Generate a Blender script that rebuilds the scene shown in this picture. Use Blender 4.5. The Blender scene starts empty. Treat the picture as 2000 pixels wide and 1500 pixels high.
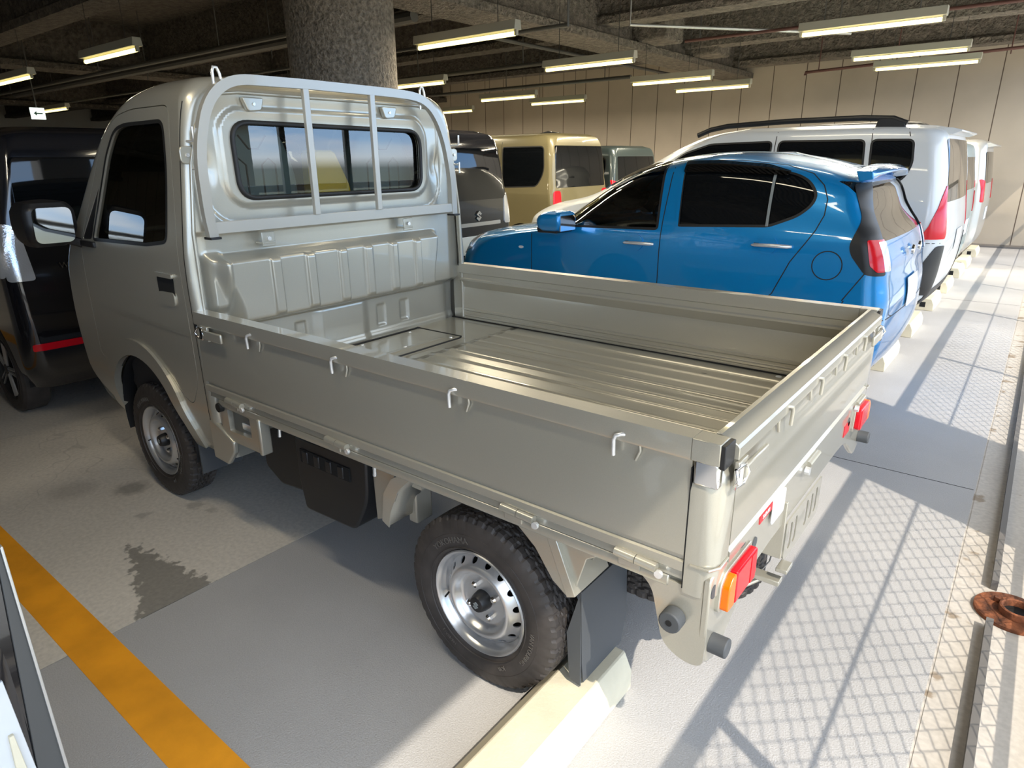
import bpy, bmesh, math, random
import numpy as np
from mathutils import Vector, Matrix
from mathutils.geometry import delaunay_2d_cdt
PI = math.pi
random.seed(7)
SC = bpy.context.scene
COL = SC.collection

# ------------------------------------------------------------------ camera
CP = Vector((3.78, -1.872, 1.455)); YAW, PITCH, ROLL = 2.24, -0.328, -0.011
fw = Vector((math.cos(PITCH)*math.cos(YAW), math.cos(PITCH)*math.sin(YAW), math.sin(PITCH)))
rt = fw.cross(Vector((0, 0, 1))).normalized(); up = rt.cross(fw)
rt2 = rt*math.cos(ROLL) + up*math.sin(ROLL); up2 = -rt*math.sin(ROLL) + up*math.cos(ROLL)
cam = bpy.data.cameras.new('camera'); co = bpy.data.objects.new('camera', cam); COL.objects.link(co)
M = Matrix.Identity(4)
for i in range(3):
    M[i][0] = rt2[i]; M[i][1] = up2[i]; M[i][2] = -fw[i]; M[i][3] = CP[i]
co.matrix_world = M
cam.sensor_width = 36; cam.lens = 1281.9/2000*36; cam.clip_start = .02; cam.clip_end = 400
SC.camera = co
# ------------------------------------------------------------------ colour management
SC.view_settings.view_transform = 'Standard'; SC.view_settings.look = 'None'
SC.view_settings.exposure = 0.95; SC.view_settings.gamma = 1
# ------------------------------------------------------------------ world: blue sky with streaky clouds and a hazy horizon
W = bpy.data.worlds.new('sky'); SC.world = W; W.use_nodes = True
nt = W.node_tree; nt.nodes.clear()
def N(t, **k):
    n = nt.nodes.new(t)
    for a, b in k.items(): setattr(n, a, b)
    return n
def ramp(n, stops):
    el = n.color_ramp.elements
    while len(el) > 1: el.remove(el[-1])
    el[0].position = stops[0][0]; el[0].color = (*stops[0][1], 1)
    for p, c in stops[1:]:
        e = el.new(p); e.color = (*c, 1)
wo = N('ShaderNodeOutputWorld'); wb = N('ShaderNodeBackground'); nt.links.new(wb.outputs[0], wo.inputs[0])
tc = N('ShaderNodeTexCoord'); sp = N('ShaderNodeSeparateXYZ'); nt.links.new(tc.outputs['Generated'], sp.inputs[0])
g = N('ShaderNodeValToRGB'); nt.links.new(sp.outputs[2], g.inputs[0])
mr = N('ShaderNodeMapRange'); mr.inputs[1].default_value = -1; nt.links.new(sp.outputs[2], mr.inputs[0]); nt.links.new(mr.outputs[0], g.inputs[0])
ramp(g, [(0, (.50, .46, .40)), (.40, (.42, .40, .35)), (.485, (.15, .17, .14)), (.498, (.16, .18, .18)), (.502, (.80, .87, .93)), (.515, (.40, .62, .92)), (.585, (.26, .50, .90)), (.68, (.50, .58, .68)), (1, (.50, .54, .60))])
mp = N('ShaderNodeMapping'); mp.inputs['Scale'].default_value = (1.6, 1.6, 9); nt.links.new(tc.outputs['Generated'], mp.inputs[0])
nz = N('ShaderNodeTexNoise'); nz.inputs['Scale'].default_value = 1.5; nz.inputs['Detail'].default_value = 7; nt.links.new(mp.outputs[0], nz.inputs['Vector'])
cr = N('ShaderNodeValToRGB'); ramp(cr, [(.52, (0, 0, 0)), (.62, (1, .98, .95))]); nt.links.new(nz.outputs[0], cr.inputs[0])
ab = N('ShaderNodeMapRange'); ab.inputs[1].default_value = 0; ab.inputs[2].default_value = .05; nt.links.new(sp.outputs[2], ab.inputs[0])
ml = N('ShaderNodeMath', operation='MULTIPLY'); nt.links.new(cr.outputs[0], ml.inputs[0]); nt.links.new(ab.outputs[0], ml.inputs[1])
mx = N('ShaderNodeMixRGB'); nt.links.new(ml.outputs[0], mx.inputs[0]); nt.links.new(g.outputs[0], mx.inputs[1]); mx.inputs[2].default_value = (1, 1, 1, 1)
nt.links.new(mx.outputs[0], wb.inputs[0]); wb.inputs[1].default_value = 2.7
# ------------------------------------------------------------------ sun
SUND = Vector((-1, .5, -1.42)).normalized()
sl = bpy.data.lights.new('sun', 'SUN'); sl.energy = 2.2; sl.angle = math.radians(.55); sl.color = (1, .91, .77)
so = bpy.data.objects.new('sun', sl); COL.objects.link(so); so.rotation_euler = SUND.to_track_quat('-Z', 'Y').to_euler(); so.location = (8, -3, 8)

# ------------------------------------------------------------------ materials
MT = {}
def mat(name, col=(.5, .5, .5), rough=.5, metal=0, coat=0, emis=None, es=0, spec=None, bump=None, var=None, ior=None, trans=0, alpha=None):
    m = bpy.data.materials.new(name); m.use_nodes = True; nt = m.node_tree; b = nt.nodes['Principled BSDF']
    b.inputs['Base Color'].default_value = (*col, 1); b.inputs['Roughness'].default_value = rough; b.inputs['Metallic'].default_value = metal
    if coat: b.inputs['Coat Weight'].default_value = coat; b.inputs['Coat Roughness'].default_value = .03
    if emis: b.inputs['Emission Color'].default_value = (*emis, 1); b.inputs['Emission Strength'].default_value = es
    if spec is not None: b.inputs['Specular IOR Level'].default_value = spec
    if trans: b.inputs['Transmission Weight'].default_value = trans
    if ior: b.inputs['IOR'].default_value = ior
    L = nt.links
    tcn = nt.nodes.new('ShaderNodeTexCoord')
    if var:   # (scale, amount) mottling of base colour
        n = nt.nodes.new('ShaderNodeTexNoise'); n.inputs['Scale'].default_value = var[0]; n.inputs['Detail'].default_value = 5; L.new(tcn.outputs['Object'], n.inputs['Vector'])
        r = nt.nodes.new('ShaderNodeMapRange'); r.inputs[1].default_value = .3; r.inputs[2].default_value = .7; r.inputs[3].default_value = 1-var[1]; r.inputs[4].default_value = 1+var[1]; L.new(n.outputs[0], r.inputs[0])
        h = nt.nodes.new('ShaderNodeVectorMath'); h.operation = 'SCALE'; h.inputs[0].default_value = col; L.new(r.outputs[0], h.inputs['Scale']); L.new(h.outputs[0], b.inputs['Base Color'])
    if bump:  # (scale, strength, distance)
        n = nt.nodes.new('ShaderNodeTexNoise'); n.inputs['Scale'].default_value = bump[0]; n.inputs['Detail'].default_value = 6; L.new(tcn.outputs['Object'], n.inputs['Vector'])
        u = nt.nodes.new('ShaderNodeBump'); u.inputs['Strength'].default_value = bump[1]; u.inputs['Distance'].default_value = bump[2]; L.new(n.outputs[0], u.inputs['Height']); L.new(u.outputs[0], b.inputs['Normal'])
    MT[name] = m
    return m
mat('truck_paint', (.47, .445, .37), .32, .5, .8, var=(900, .05))
mat('blue_paint', (.0, .25, .62), .30, .35, 1, var=(900, .05))
mat('white_paint', (.62, .64, .65), .35, .1, .6)
mat('black_paint', (.008, .008, .010), .12, 0, 1)
mat('khaki_paint', (.19, .16, .08), .35, .1, .6)
mat('mint_paint', (.30, .42, .43), .35, .1, .6)
mat('silver_paint', (.55, .56, .56), .3, .5, .6)
mat('dark_green_paint', (.04, .055, .055), .3, .2, .6)
mat('galv', (.55, .55, .54), .35, .8)
mat('bright_metal', (.85, .85, .84), .25, .6)
mat('frame_paint', (.44, .425, .38), .35, .3, .4)
mat('wheel_silver', (.62, .62, .62), .28, .75, .2)
mat('chrome', (.85, .85, .85), .08, 1)
mat('black_glass', (.004, .005, .006), .03, 0, 0, spec=.6)
mat('rubber', (.012, .012, .012), .55, bump=(60, .15, .002))
mat('tire', (.045, .038, .034), .6, bump=(120, .2, .001), var=(20, .25))
mat('tire_text', (.10, .09, .08), .55)
mat('black_plastic', (.014, .014, .015), .42)
mat('grey_rubber', (.07, .075, .08), .6, bump=(300, .2, .001))
mat('dark', (.006, .006, .006), .8)
mat('interior_dark', (.02, .02, .022), .7)
mat('seat_cloth', (.16, .18, .18), .8, bump=(250, .3, .001))
mat('grey_plastic', (.22, .24, .24), .55)
mat('yellow', (.75, .42, .01), .5)
mat('red_lens', (.62, .002, .012), .2, 0, .25, spec=.4)
mat('amber_lens', (.92, .16, .0), .2, 0, .25, spec=.4)
mat('clear_lens', (.75, .75, .76), .08, .6, 1, bump=(120, .4, .002))
mat('white_lens', (.8, .8, .8), .15, 0, 1)
mat('sticker_white', (.8, .8, .8), .4)
mat('sticker_red', (.55, .02, .03), .4)
mat('rust', (.20, .065, .025), .85, bump=(60, .8, .008), var=(22, .8))
mat('line_paint', (.90, .36, .01), .75, bump=(180, .25, .003), var=(5, .16))
mat('lamp_body', (.42, .39, .30), .5)
mat('tube', (1, .95, .72), .4, emis=(1, .86, .33), es=1.5)
mat('sign_face', (.8, .85, .8), .4, emis=(.75, .9, .8), es=1.1)
mat('sign_dark', (.02, .1, .05), .4)
mat('pipe', (.10, .095, .085), .5, .3)
mat('red_pipe', (.11, .045, .035), .6)
mat('steel_deck', (.16, .15, .14), .6, .2)
mat('stop_concrete', (.66, .60, .45), .85, bump=(120, .3, .003), var=(9, .08))
mat('fence_metal', (.34, .34, .33), .5, .5)
mat('fireproofing', (.135, .115, .095), 1, bump=(26, 1, .10), var=(13, .35))
mat('daylit_fireproofing', (.22, .19, .155), 1, bump=(26, 1, .10), var=(13, .35))  # paler fireproofing copy: daylight on girder and near beams put into the colour
mat('column_coat', (.26, .215, .165), 1, bump=(34, 1, .05), var=(34, .45))
mat('dark_trim', (.06, .06, .058), .5)
mat('mirror', (.5, .52, .52), .03, 1)
mat('plate_white', (.8, .82, .8), .4)
mat('plate_yellow', (.8, .6, .05), .4)
mat('wall_outer', (.6, .58, .54), .8)
def glass(name, tint, refl=1.0):
    m = bpy.data.materials.new(name); m.use_nodes = True; nt = m.node_tree; nt.nodes.clear()
    o = nt.nodes.new('ShaderNodeOutputMaterial'); t = nt.nodes.new('ShaderNodeBsdfTransparent'); t.inputs[0].default_value = (*tint, 1)
    gl = nt.nodes.new('ShaderNodeBsdfGlossy'); gl.inputs['Roughness'].default_value = .01; gl.inputs[0].default_value = (refl, refl, refl, 1)
    fr = nt.nodes.new('ShaderNodeFresnel'); fr.inputs[0].default_value = 1.9; mi = nt.nodes.new('ShaderNodeMixShader')
    nt.links.new(fr.outputs[0], mi.inputs[0]); nt.links.new(t.outputs[0], mi.inputs[1]); nt.links.new(gl.outputs[0], mi.inputs[2]); nt.links.new(mi.outputs[0], o.inputs[0])
    MT[name] = m
glass('clear_glass', (.72, .82, .78)); glass('tint_glass', (.34, .38, .36)); glass('smoke_visor', (.12, .12, .11))

# floor materials (world-space object coordinates, objects sit at the origin)
def floor_mat(name, base, stains=False, deck=False):
    m = mat(name, base, .75); nt = m.node_tree; L = nt.links; b = nt.nodes['Principled BSDF']
    tcn = nt.nodes.new('ShaderNodeTexCoord')
    def noise(s, d=5, vec=None):
        n = nt.nodes.new('ShaderNodeTexNoise'); n.inputs['Scale'].default_value = s; n.inputs['Detail'].default_value = d
        L.new(vec or tcn.outputs['Object'], n.inputs['Vector']); return n.outputs[0]
    def mrange(src, a, b_, c, d):
        r = nt.nodes.new('ShaderNodeMapRange'); r.inputs[1].default_value = a; r.inputs[2].default_value = b_; r.inputs[3].default_value = c; r.inputs[4].default_value = d; L.new(src, r.inputs[0]); return r.outputs[0]
    def math_(op, a, b_=None):
        n = nt.nodes.new('ShaderNodeMath'); n.operation = op; n.use_clamp = False
        for i, v in enumerate((a, b_)):
            if v is None: continue
            if isinstance(v, (int, float)): n.inputs[i].default_value = v
            else: L.new(v, n.inputs[i])
        return n.outputs[0]
    f = mrange(noise(.9, 8), .3, .7, .86, 1.12)
    f = math_('MULTIPLY', f, mrange(noise(260 if deck else 60, 2), .3, .7, .90, 1.08))
    if stains:
        s = nt.nodes.new('ShaderNodeSeparateXYZ'); L.new(tcn.outputs['Object'], s.inputs[0]); X, Y = s.outputs[0], s.outputs[1]
        jag = noise(26, 6)
        # wet patch that fans out from its tip towards the joint
        d = math_('SUBTRACT', X, 1.08)                     # distance along from tip
        ctr = math_('ADD', math_('MULTIPLY', d, -.10), -1.02)
        ay = math_('ABSOLUTE', math_('SUBTRACT', Y, ctr))
        half = math_('MULTIPLY', d, .24)
        e = math_('ADD', math_('SUBTRACT', half, ay), math_('MULTIPLY', math_('SUBTRACT', jag, .5), .16))
        w = mrange(e, -.004, .012, 0, 1)
        w = math_('MULTIPLY', w, mrange(d, 0, .03, 0, 1))
        f = math_('MULTIPLY', f, mrange(w, 0, 1, 1, .42))
        for (cx, cy, r0, k) in ((.62, -.80, .075, .55), (1.02, -.70, .035, .7), (1.13, -.68, .025, .75), (.93, -.88, .03, .7), (.42, -.98, .10, .8), (.70, -.58, .09, .6), (-.5, -1.15, .12, .75)):
            q = math_('SQRT', math_('ADD', math_('POWER', math_('SUBTRACT', X, cx), 2), math_('POWER', math_('SUBTRACT', Y, cy), 2)))
            q = math_('ADD', q, math_('MULTIPLY', math_('SUBTRACT', jag, .5), .08))
            f = math_('MULTIPLY', f, mrange(q, r0*.55, r0*1.25, k, 1))
        # faint cracks
        v = nt.nodes.new('ShaderNodeTexVoronoi'); v.feature = 'DISTANCE_TO_EDGE'; v.inputs['Scale'].default_value = .55
        mpn = nt.nodes.new('ShaderNodeVectorMath'); mpn.operation = 'ADD'; L.new(tcn.outputs['Object'], mpn.inputs[0])
        nn = nt.nodes.new('ShaderNodeTexNoise'); nn.inputs['Scale'].default_value = 2.5; L.new(tcn.outputs['Object'], nn.inputs['Vector']); L.new(nn.outputs['Color'], mpn.inputs[1]); L.new(mpn.outputs[0], v.inputs['Vector'])
        f = math_('MULTIPLY', f, mrange(v.outputs['Distance'], .0, .004, .8, 1))
    h = nt.nodes.new('ShaderNodeVectorMath'); h.operation = 'SCALE'; h.inputs[0].default_value = base; L.new(f, h.inputs['Scale'])
    out = h.outputs[0]
    if name == 'kerb_floor':
        s = nt.nodes.new('ShaderNodeSeparateXYZ'); L.new(tcn.outputs['Object'], s.inputs[0])
        q = math_('ADD', math_('ABSOLUTE', math_('SUBTRACT', s.outputs[0], 3.80)), math_('MULTIPLY', math_('SUBTRACT', .60, noise(5, 7)), 1.1))
        mk = mrange(q, .0, .04, .7, 0)
        mxn = nt.nodes.new('ShaderNodeMixRGB'); L.new(mk, mxn.inputs[0]); L.new(out, mxn.inputs[1]); mxn.inputs[2].default_value = (.22, .15, .08, 1); out = mxn.outputs[0]
    L.new(out, b.inputs['Base Color'])
    u = nt.nodes.new('ShaderNodeBump'); u.inputs['Strength'].default_value = .5 if deck else .25; u.inputs['Distance'].default_value = .004
    L.new(noise(210 if deck else 40, 3), u.inputs['Height']); L.new(u.outputs[0], b.inputs['Normal'])
    b.inputs['Roughness'].default_value = .62 if deck else .55
    return m
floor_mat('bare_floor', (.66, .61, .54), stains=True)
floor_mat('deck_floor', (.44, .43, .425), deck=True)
floor_mat('kerb_floor', (.52, .48, .43))
floor_mat('ledge_floor', (.60, .60, .58))
def wall_mat():
    m = mat('wall_panels', (.50, .43, .34), .8); nt = m.node_tree; L = nt.links; b = nt.nodes['Principled BSDF']
    tcn = nt.nodes.new('ShaderNodeTexCoord'); s = nt.nodes.new('ShaderNodeSeparateXYZ'); L.new(tcn.outputs['Object'], s.inputs[0])
    a = nt.nodes.new('ShaderNodeMath'); a.operation = 'MULTIPLY_ADD'; a.inputs[1].default_value = 1/.6; a.inputs[2].default_value = 50.28; L.new(s.outputs[0], a.inputs[0])
    fr = nt.nodes.new('ShaderNodeMath'); fr.operation = 'FRACT'; L.new(a.outputs[0], fr.inputs[0])
    c = nt.nodes.new('ShaderNodeValToRGB'); ramp(c, [(0, (.10, .07, .05)), (.02, (.10, .07, .05)), (.03, (.50, .43, .34)), (1, (.50, .43, .34))]); L.new(fr.outputs[0], c.inputs[0])
    n = nt.nodes.new('ShaderNodeTexNoise'); n.inputs['Scale'].default_value = 1.2; n.inputs['Detail'].default_value = 6; L.new(tcn.outputs['Object'], n.inputs['Vector'])
    r = nt.nodes.new('ShaderNodeMapRange'); r.inputs[1].default_value = .3; r.inputs[2].default_value = .7; r.inputs[3].default_value = .9; r.inputs[4].default_value = 1.08; L.new(n.outputs[0], r.inputs[0])
    h = nt.nodes.new('ShaderNodeVectorMath'); h.operation = 'SCALE'; L.new(c.outputs[0], h.inputs[0]); L.new(r.outputs[0], h.inputs['Scale']); L.new(h.outputs[0], b.inputs['Base Color'])
wall_mat()

# ------------------------------------------------------------------ mesh helpers
def base_of(p):
    v = Vector((0, 0, 0))
    while p is not None: v = v + p.location; p = p.parent
    return v
def link(name, me, m, parent=None):
    o = bpy.data.objects.new(name, me); COL.objects.link(o)
    if m: me.materials.append(MT[m] if isinstance(m, str) else m)
    if parent: o.parent = parent
    return o
class MB:
    def __init__(s): s.v = []; s.f = []
    def add(s, vs, fs):
        n = len(s.v); s.v += [Vector(v) for v in vs]; s.f += [[i+n for i in f] for f in fs]; return s
    def box(s, a, b):
        x0, y0, z0 = a; x1, y1, z1 = b
        return s.add([(x0, y0, z0), (x1, y0, z0), (x1, y1, z0), (x0, y1, z0), (x0, y0, z1), (x1, y0, z1), (x1, y1, z1), (x0, y1, z1)],
                     [(0, 3, 2, 1), (4, 5, 6, 7), (0, 1, 5, 4), (1, 2, 6, 5), (2, 3, 7, 6), (3, 0, 4, 7)])
    def prism(s, poly, ax, a, b):
        """poly: 2D points in the two other axes (cyclic order x,y,z without ax); extruded from a to b along ax"""
        def mk(p, t):
            return [(t, p[0], p[1]), (p[0], t, p[1]), (p[0], p[1], t)][ax]
        n = len(poly); vs = [mk(p, a) for p in poly] + [mk(p, b) for p in poly]
        fs = [list(range(n))[::-1], list(range(n, 2*n))] + [(i, (i+1) % n, n+(i+1) % n, n+i) for i in range(n)]
        area = sum(poly[i][0]*poly[(i+1) % n][1]-poly[(i+1) % n][0]*poly[i][1] for i in range(n))
        flip = (area < 0) ^ (b < a) ^ (ax == 1)
        if flip: fs = [list(f)[::-1] for f in fs]
        return s.add(vs, fs)
    def tube(s, pts, r, n=8, cap=True, r2=None, flat=None):
        pts = [Vector(p) for p in pts]; vs = []; fs = []; prev = None
        for i, p in enumerate(pts):
            t = (pts[min(i+1, len(pts)-1)]-pts[max(i-1, 0)]).normalized()
            if flat is not None: a = Vector(flat); a = (a-t*a.dot(t)).normalized()
            elif prev is None: a = t.orthogonal().normalized()
            else: a = (prev-t*prev.dot(t)).normalized()
            prev = a; b = t.cross(a)
            rr = r[i] if isinstance(r, (list, tuple)) else r; rb = r2 if r2 else rr
            for k in range(n):
                an = 2*PI*(k+.5)/n if n == 4 else 2*PI*k/n
                vs.append(p+a*rr*math.cos(an)*(1.4142 if n == 4 else 1)+b*rb*math.sin(an)*(1.4142 if n == 4 else 1))
        for i in range(len(pts)-1):
            for k in range(n):
                k2 = (k+1) % n; fs.append((i*n+k, i*n+k2, (i+1)*n+k2, (i+1)*n+k))
        if cap: fs.append(list(range(n))[::-1]); fs.append([(len(pts)-1)*n+k for k in range(n)])
        return s.add(vs, fs)
    def cyl(s, a, b, r, n=20, r2=None): return s.tube([a, b], [r, r if r2 is None else r2], n)
    def lathe(s, prof, c, ax=1, n=32, cap=False):
        """prof: (h, r) along axis ax"""
        vs = []; fs = []; c = Vector(c); m = len(prof)
        for k in range(n):
            an = 2*PI*k/n
            for h, r in prof:
                p = [r*math.cos(an), r*math.sin(an)]; p.insert(ax, h); vs.append(c+Vector(p))
        for k in range(n):
            k2 = (k+1) % n
            for j in range(m-1): fs.append((k*m+j, k*m+j+1, k2*m+j+1, k2*m+j))
        if cap: fs.append([k*m for k in range(n)]); fs.append([k*m+m-1 for k in range(n)][::-1])
        return s.add(vs, fs)
    def build(s, name, m, parent=None, ang=35, bevel=0, seg=2, fix=True):
        o0 = base_of(parent)
        me = bpy.data.meshes.new(name); me.from_pydata([tuple(v-o0) for v in s.v], [], [list(f) for f in s.f])
        if fix:
            bm = bmesh.new(); bm.from_mesh(me); bmesh.ops.remove_doubles(bm, verts=bm.verts, dist=1e-5) if bevel == 0 and len(s.v) < 60000 else None
            bmesh.ops.recalc_face_normals(bm, faces=bm.faces); bm.to_mesh(me); bm.free()
        for p in me.polygons: p.use_smooth = True
        me.set_sharp_from_angle(angle=math.radians(ang))
        o = link(name, me, m, parent)
        if bevel:
            b = o.modifiers.new('bevel', 'BEVEL'); b.width = bevel; b.segments = seg; b.limit_method = 'ANGLE'; b.angle_limit = math.radians(40)
            if seg > 1: b.harden_normals = False
        return o
def empty(name, loc, label, cat, group=None):
    o = bpy.data.objects.new(name, None); COL.objects.link(o); o.location = loc; o.empty_display_size = .1
    o['label'] = label; o['category'] = cat
    if group: o['group'] = group
    return o
def tag(o, label, cat, group=None):
    o['label'] = label; o['category'] = cat
    if group: o['group'] = group
    return o
def struct(o): o['kind'] = 'structure'; return o
def copy_tree(o, parent=None):
    c = o.copy(); COL.objects.link(c)
    if parent: c.parent = parent
    for ch in list(o.children): copy_tree(ch, c)
    return c
def dens(poly, d, closed=True):
    out = []
    n = len(poly)
    for i in range(n if closed else n-1):
        a = Vector(poly[i]); b = Vector(poly[(i+1) % n]); k = max(1, int(math.ceil((b-a).length/d)))
        out += [tuple(a.lerp(b, j/k)) for j in range(k)]
    if not closed: out.append(tuple(poly[-1]))
    return out
def rnd(poly, r, n=5):
    out = []; m = len(poly); rs = r if isinstance(r, (list, tuple)) else [r]*m
    for i in range(m):
        p0, p1, p2 = Vector(poly[i-1]), Vector(poly[i]), Vector(poly[(i+1) % m])
        q = min(rs[i], (p0-p1).length*.49, (p2-p1).length*.49)
        if q < 1e-5: out.append(tuple(p1)); continue
        a = p1+(p0-p1).normalized()*q; b = p1+(p2-p1).normalized()*q
        for k in range(n+1):
            t = k/n; out.append(tuple(a*(1-t)**2+p1*2*t*(1-t)+b*t*t))
    return out
def inpoly(P, poly):
    P = np.asarray(P, float); x, y = P[:, 0], P[:, 1]; r = np.zeros(len(P), bool); n = len(poly)
    for i in range(n):
        x1, y1 = poly[i-1]; x2, y2 = poly[i]
        if y1 == y2: continue
        c = ((y1 > y) != (y2 > y)) & (x < (x2-x1)*(y-y1)/(y2-y1)+x1); r ^= c
    return r
def segd(P, poly):
    P = np.asarray(P, float); best = np.full(len(P), 1e9)
    for i in range(len(poly)):
        a = np.array(poly[i-1]); b = np.array(poly[i]); ab = b-a; L2 = ab@ab
        if L2 < 1e-14: continue
        t = np.clip(((P-a)@ab)/L2, 0, 1); d = np.hypot(*(P-a-t[:, None]*ab).T); best = np.minimum(best, d)
    return best
def patch(F, outer, holes, gu, gv, name, m, parent, thick=0, off=0, nsign=1, mind=.004, eps=1e-3):
    """mesh of the surface F(u,v) inside polygon outer, minus holes, with analytic normals and a rim of depth thick"""
    lo = np.array(outer).min(0); hi = np.array(outer).max(0)
    G = np.array([(u, v) for u in gu for v in gv if lo[0] < u < hi[0] and lo[1] < v < hi[1]])
    if len(G):
        k = inpoly(G, outer) & (segd(G, outer) > mind)
        for h in holes:
            if k.any():
                idx = np.where(k)[0]; bad = inpoly(G[idx], h) | (segd(G[idx], h) < mind); k[idx[bad]] = False
        G = G[k]
    co = [Vector(p) for p in outer]; ed = [(i, (i+1) % len(outer)) for i in range(len(outer))]
    for h in holes:
        n = len(co); co += [Vector(p) for p in h]; ed += [(n+i, n+(i+1) % len(h)) for i in range(len(h))]
    co += [Vector((float(a), float(b))) for a, b in G]
    vs, es, fs, _, _, _ = delaunay_2d_cdt(co, ed, [], 0, 1e-6)
    if not fs: print('EMPTY PATCH', name, [tuple(round(a, 3) for a in p) for p in outer[:6]])
    C = np.array([[sum(vs[i][0] for i in f)/len(f), sum(vs[i][1] for i in f)/len(f)] for f in fs]).reshape(-1, 2)
    k = inpoly(C, outer)
    for h in holes: k &= ~inpoly(C, h)
    fs = [f for f, q in zip(fs, k) if q]
    used = sorted({i for f in fs for i in f}); mp = {a: b for b, a in enumerate(used)}
    o0 = base_of(parent); V = []; NN = []
    for i in used:
        u, v = vs[i]; p = Vector(F(u, v)); du = Vector(F(u+eps, v))-Vector(F(u-eps, v)); dv = Vector(F(u, v+eps))-Vector(F(u, v-eps))
        n = du.cross(dv)*nsign; n = n.normalized() if n.length > 1e-12 else Vector((0, 0, 1))
        NN.append(n); V.append(p+n*off-o0)
    T = []
    for f in fs:
        f = [mp[i] for i in f]; a, b, c = (V[i] for i in f[:3])
        if (b-a).cross(c-a).dot(NN[f[0]]+NN[f[1]]+NN[f[2]]) < 0: f = f[::-1]
        T.append(f)
    if thick:
        cnt = {}
        for f in T:
            for i in range(len(f)):
                a, b = f[i], f[(i+1) % len(f)]; cnt[(a, b)] = 1
        for (a, b) in list(cnt):
            if (b, a) in cnt: continue
            va, vb = V[a], V[b]; na, nb = NN[a], NN[b]; q = [va, va-na*thick, vb-nb*thick, vb]
            nn = (vb-va).cross(na).normalized() if (vb-va).length > 1e-9 else na
            n = len(V); V += q; NN += [nn]*4; T.append([n, n+1, n+2, n+3])
    me = bpy.data.meshes.new(name); me.from_pydata([tuple(v) for v in V], [], T)
    for p in me.polygons: p.use_smooth = True
    me.normals_split_custom_set_from_vertices([tuple(n) for n in NN])
    return link(name, me, m, parent)
def ss(a, b, x):
    t = max(0., min(1., (x-a)/(b-a))); return t*t*(3-2*t)
def text_mb(txt, size, thick=.001, align='CENTER'):
    c = bpy.data.curves.new('t', 'FONT'); c.body = txt; c.size = size; c.extrude = thick/2; c.align_x = align; c.align_y = 'CENTER'; c.resolution_u = 3
    o = bpy.data.objects.new('t', c); COL.objects.link(o); dg = bpy.context.evaluated_depsgraph_get(); me = bpy.data.meshes.new_from_object(o.evaluated_get(dg))
    b = MB(); b.add([tuple(v.co) for v in me.vertices], [list(p.vertices) for p in me.polygons])
    bpy.data.objects.remove(o); bpy.data.curves.remove(c); bpy.data.meshes.remove(me); return b
def place_text(b, o, ux, uy):
    o = Vector(o); ux = Vector(ux).normalized(); uy = Vector(uy).normalized(); uz = ux.cross(uy)
    b.v = [o+ux*v.x+uy*v.y+uz*v.z for v in b.v]; return b

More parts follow.
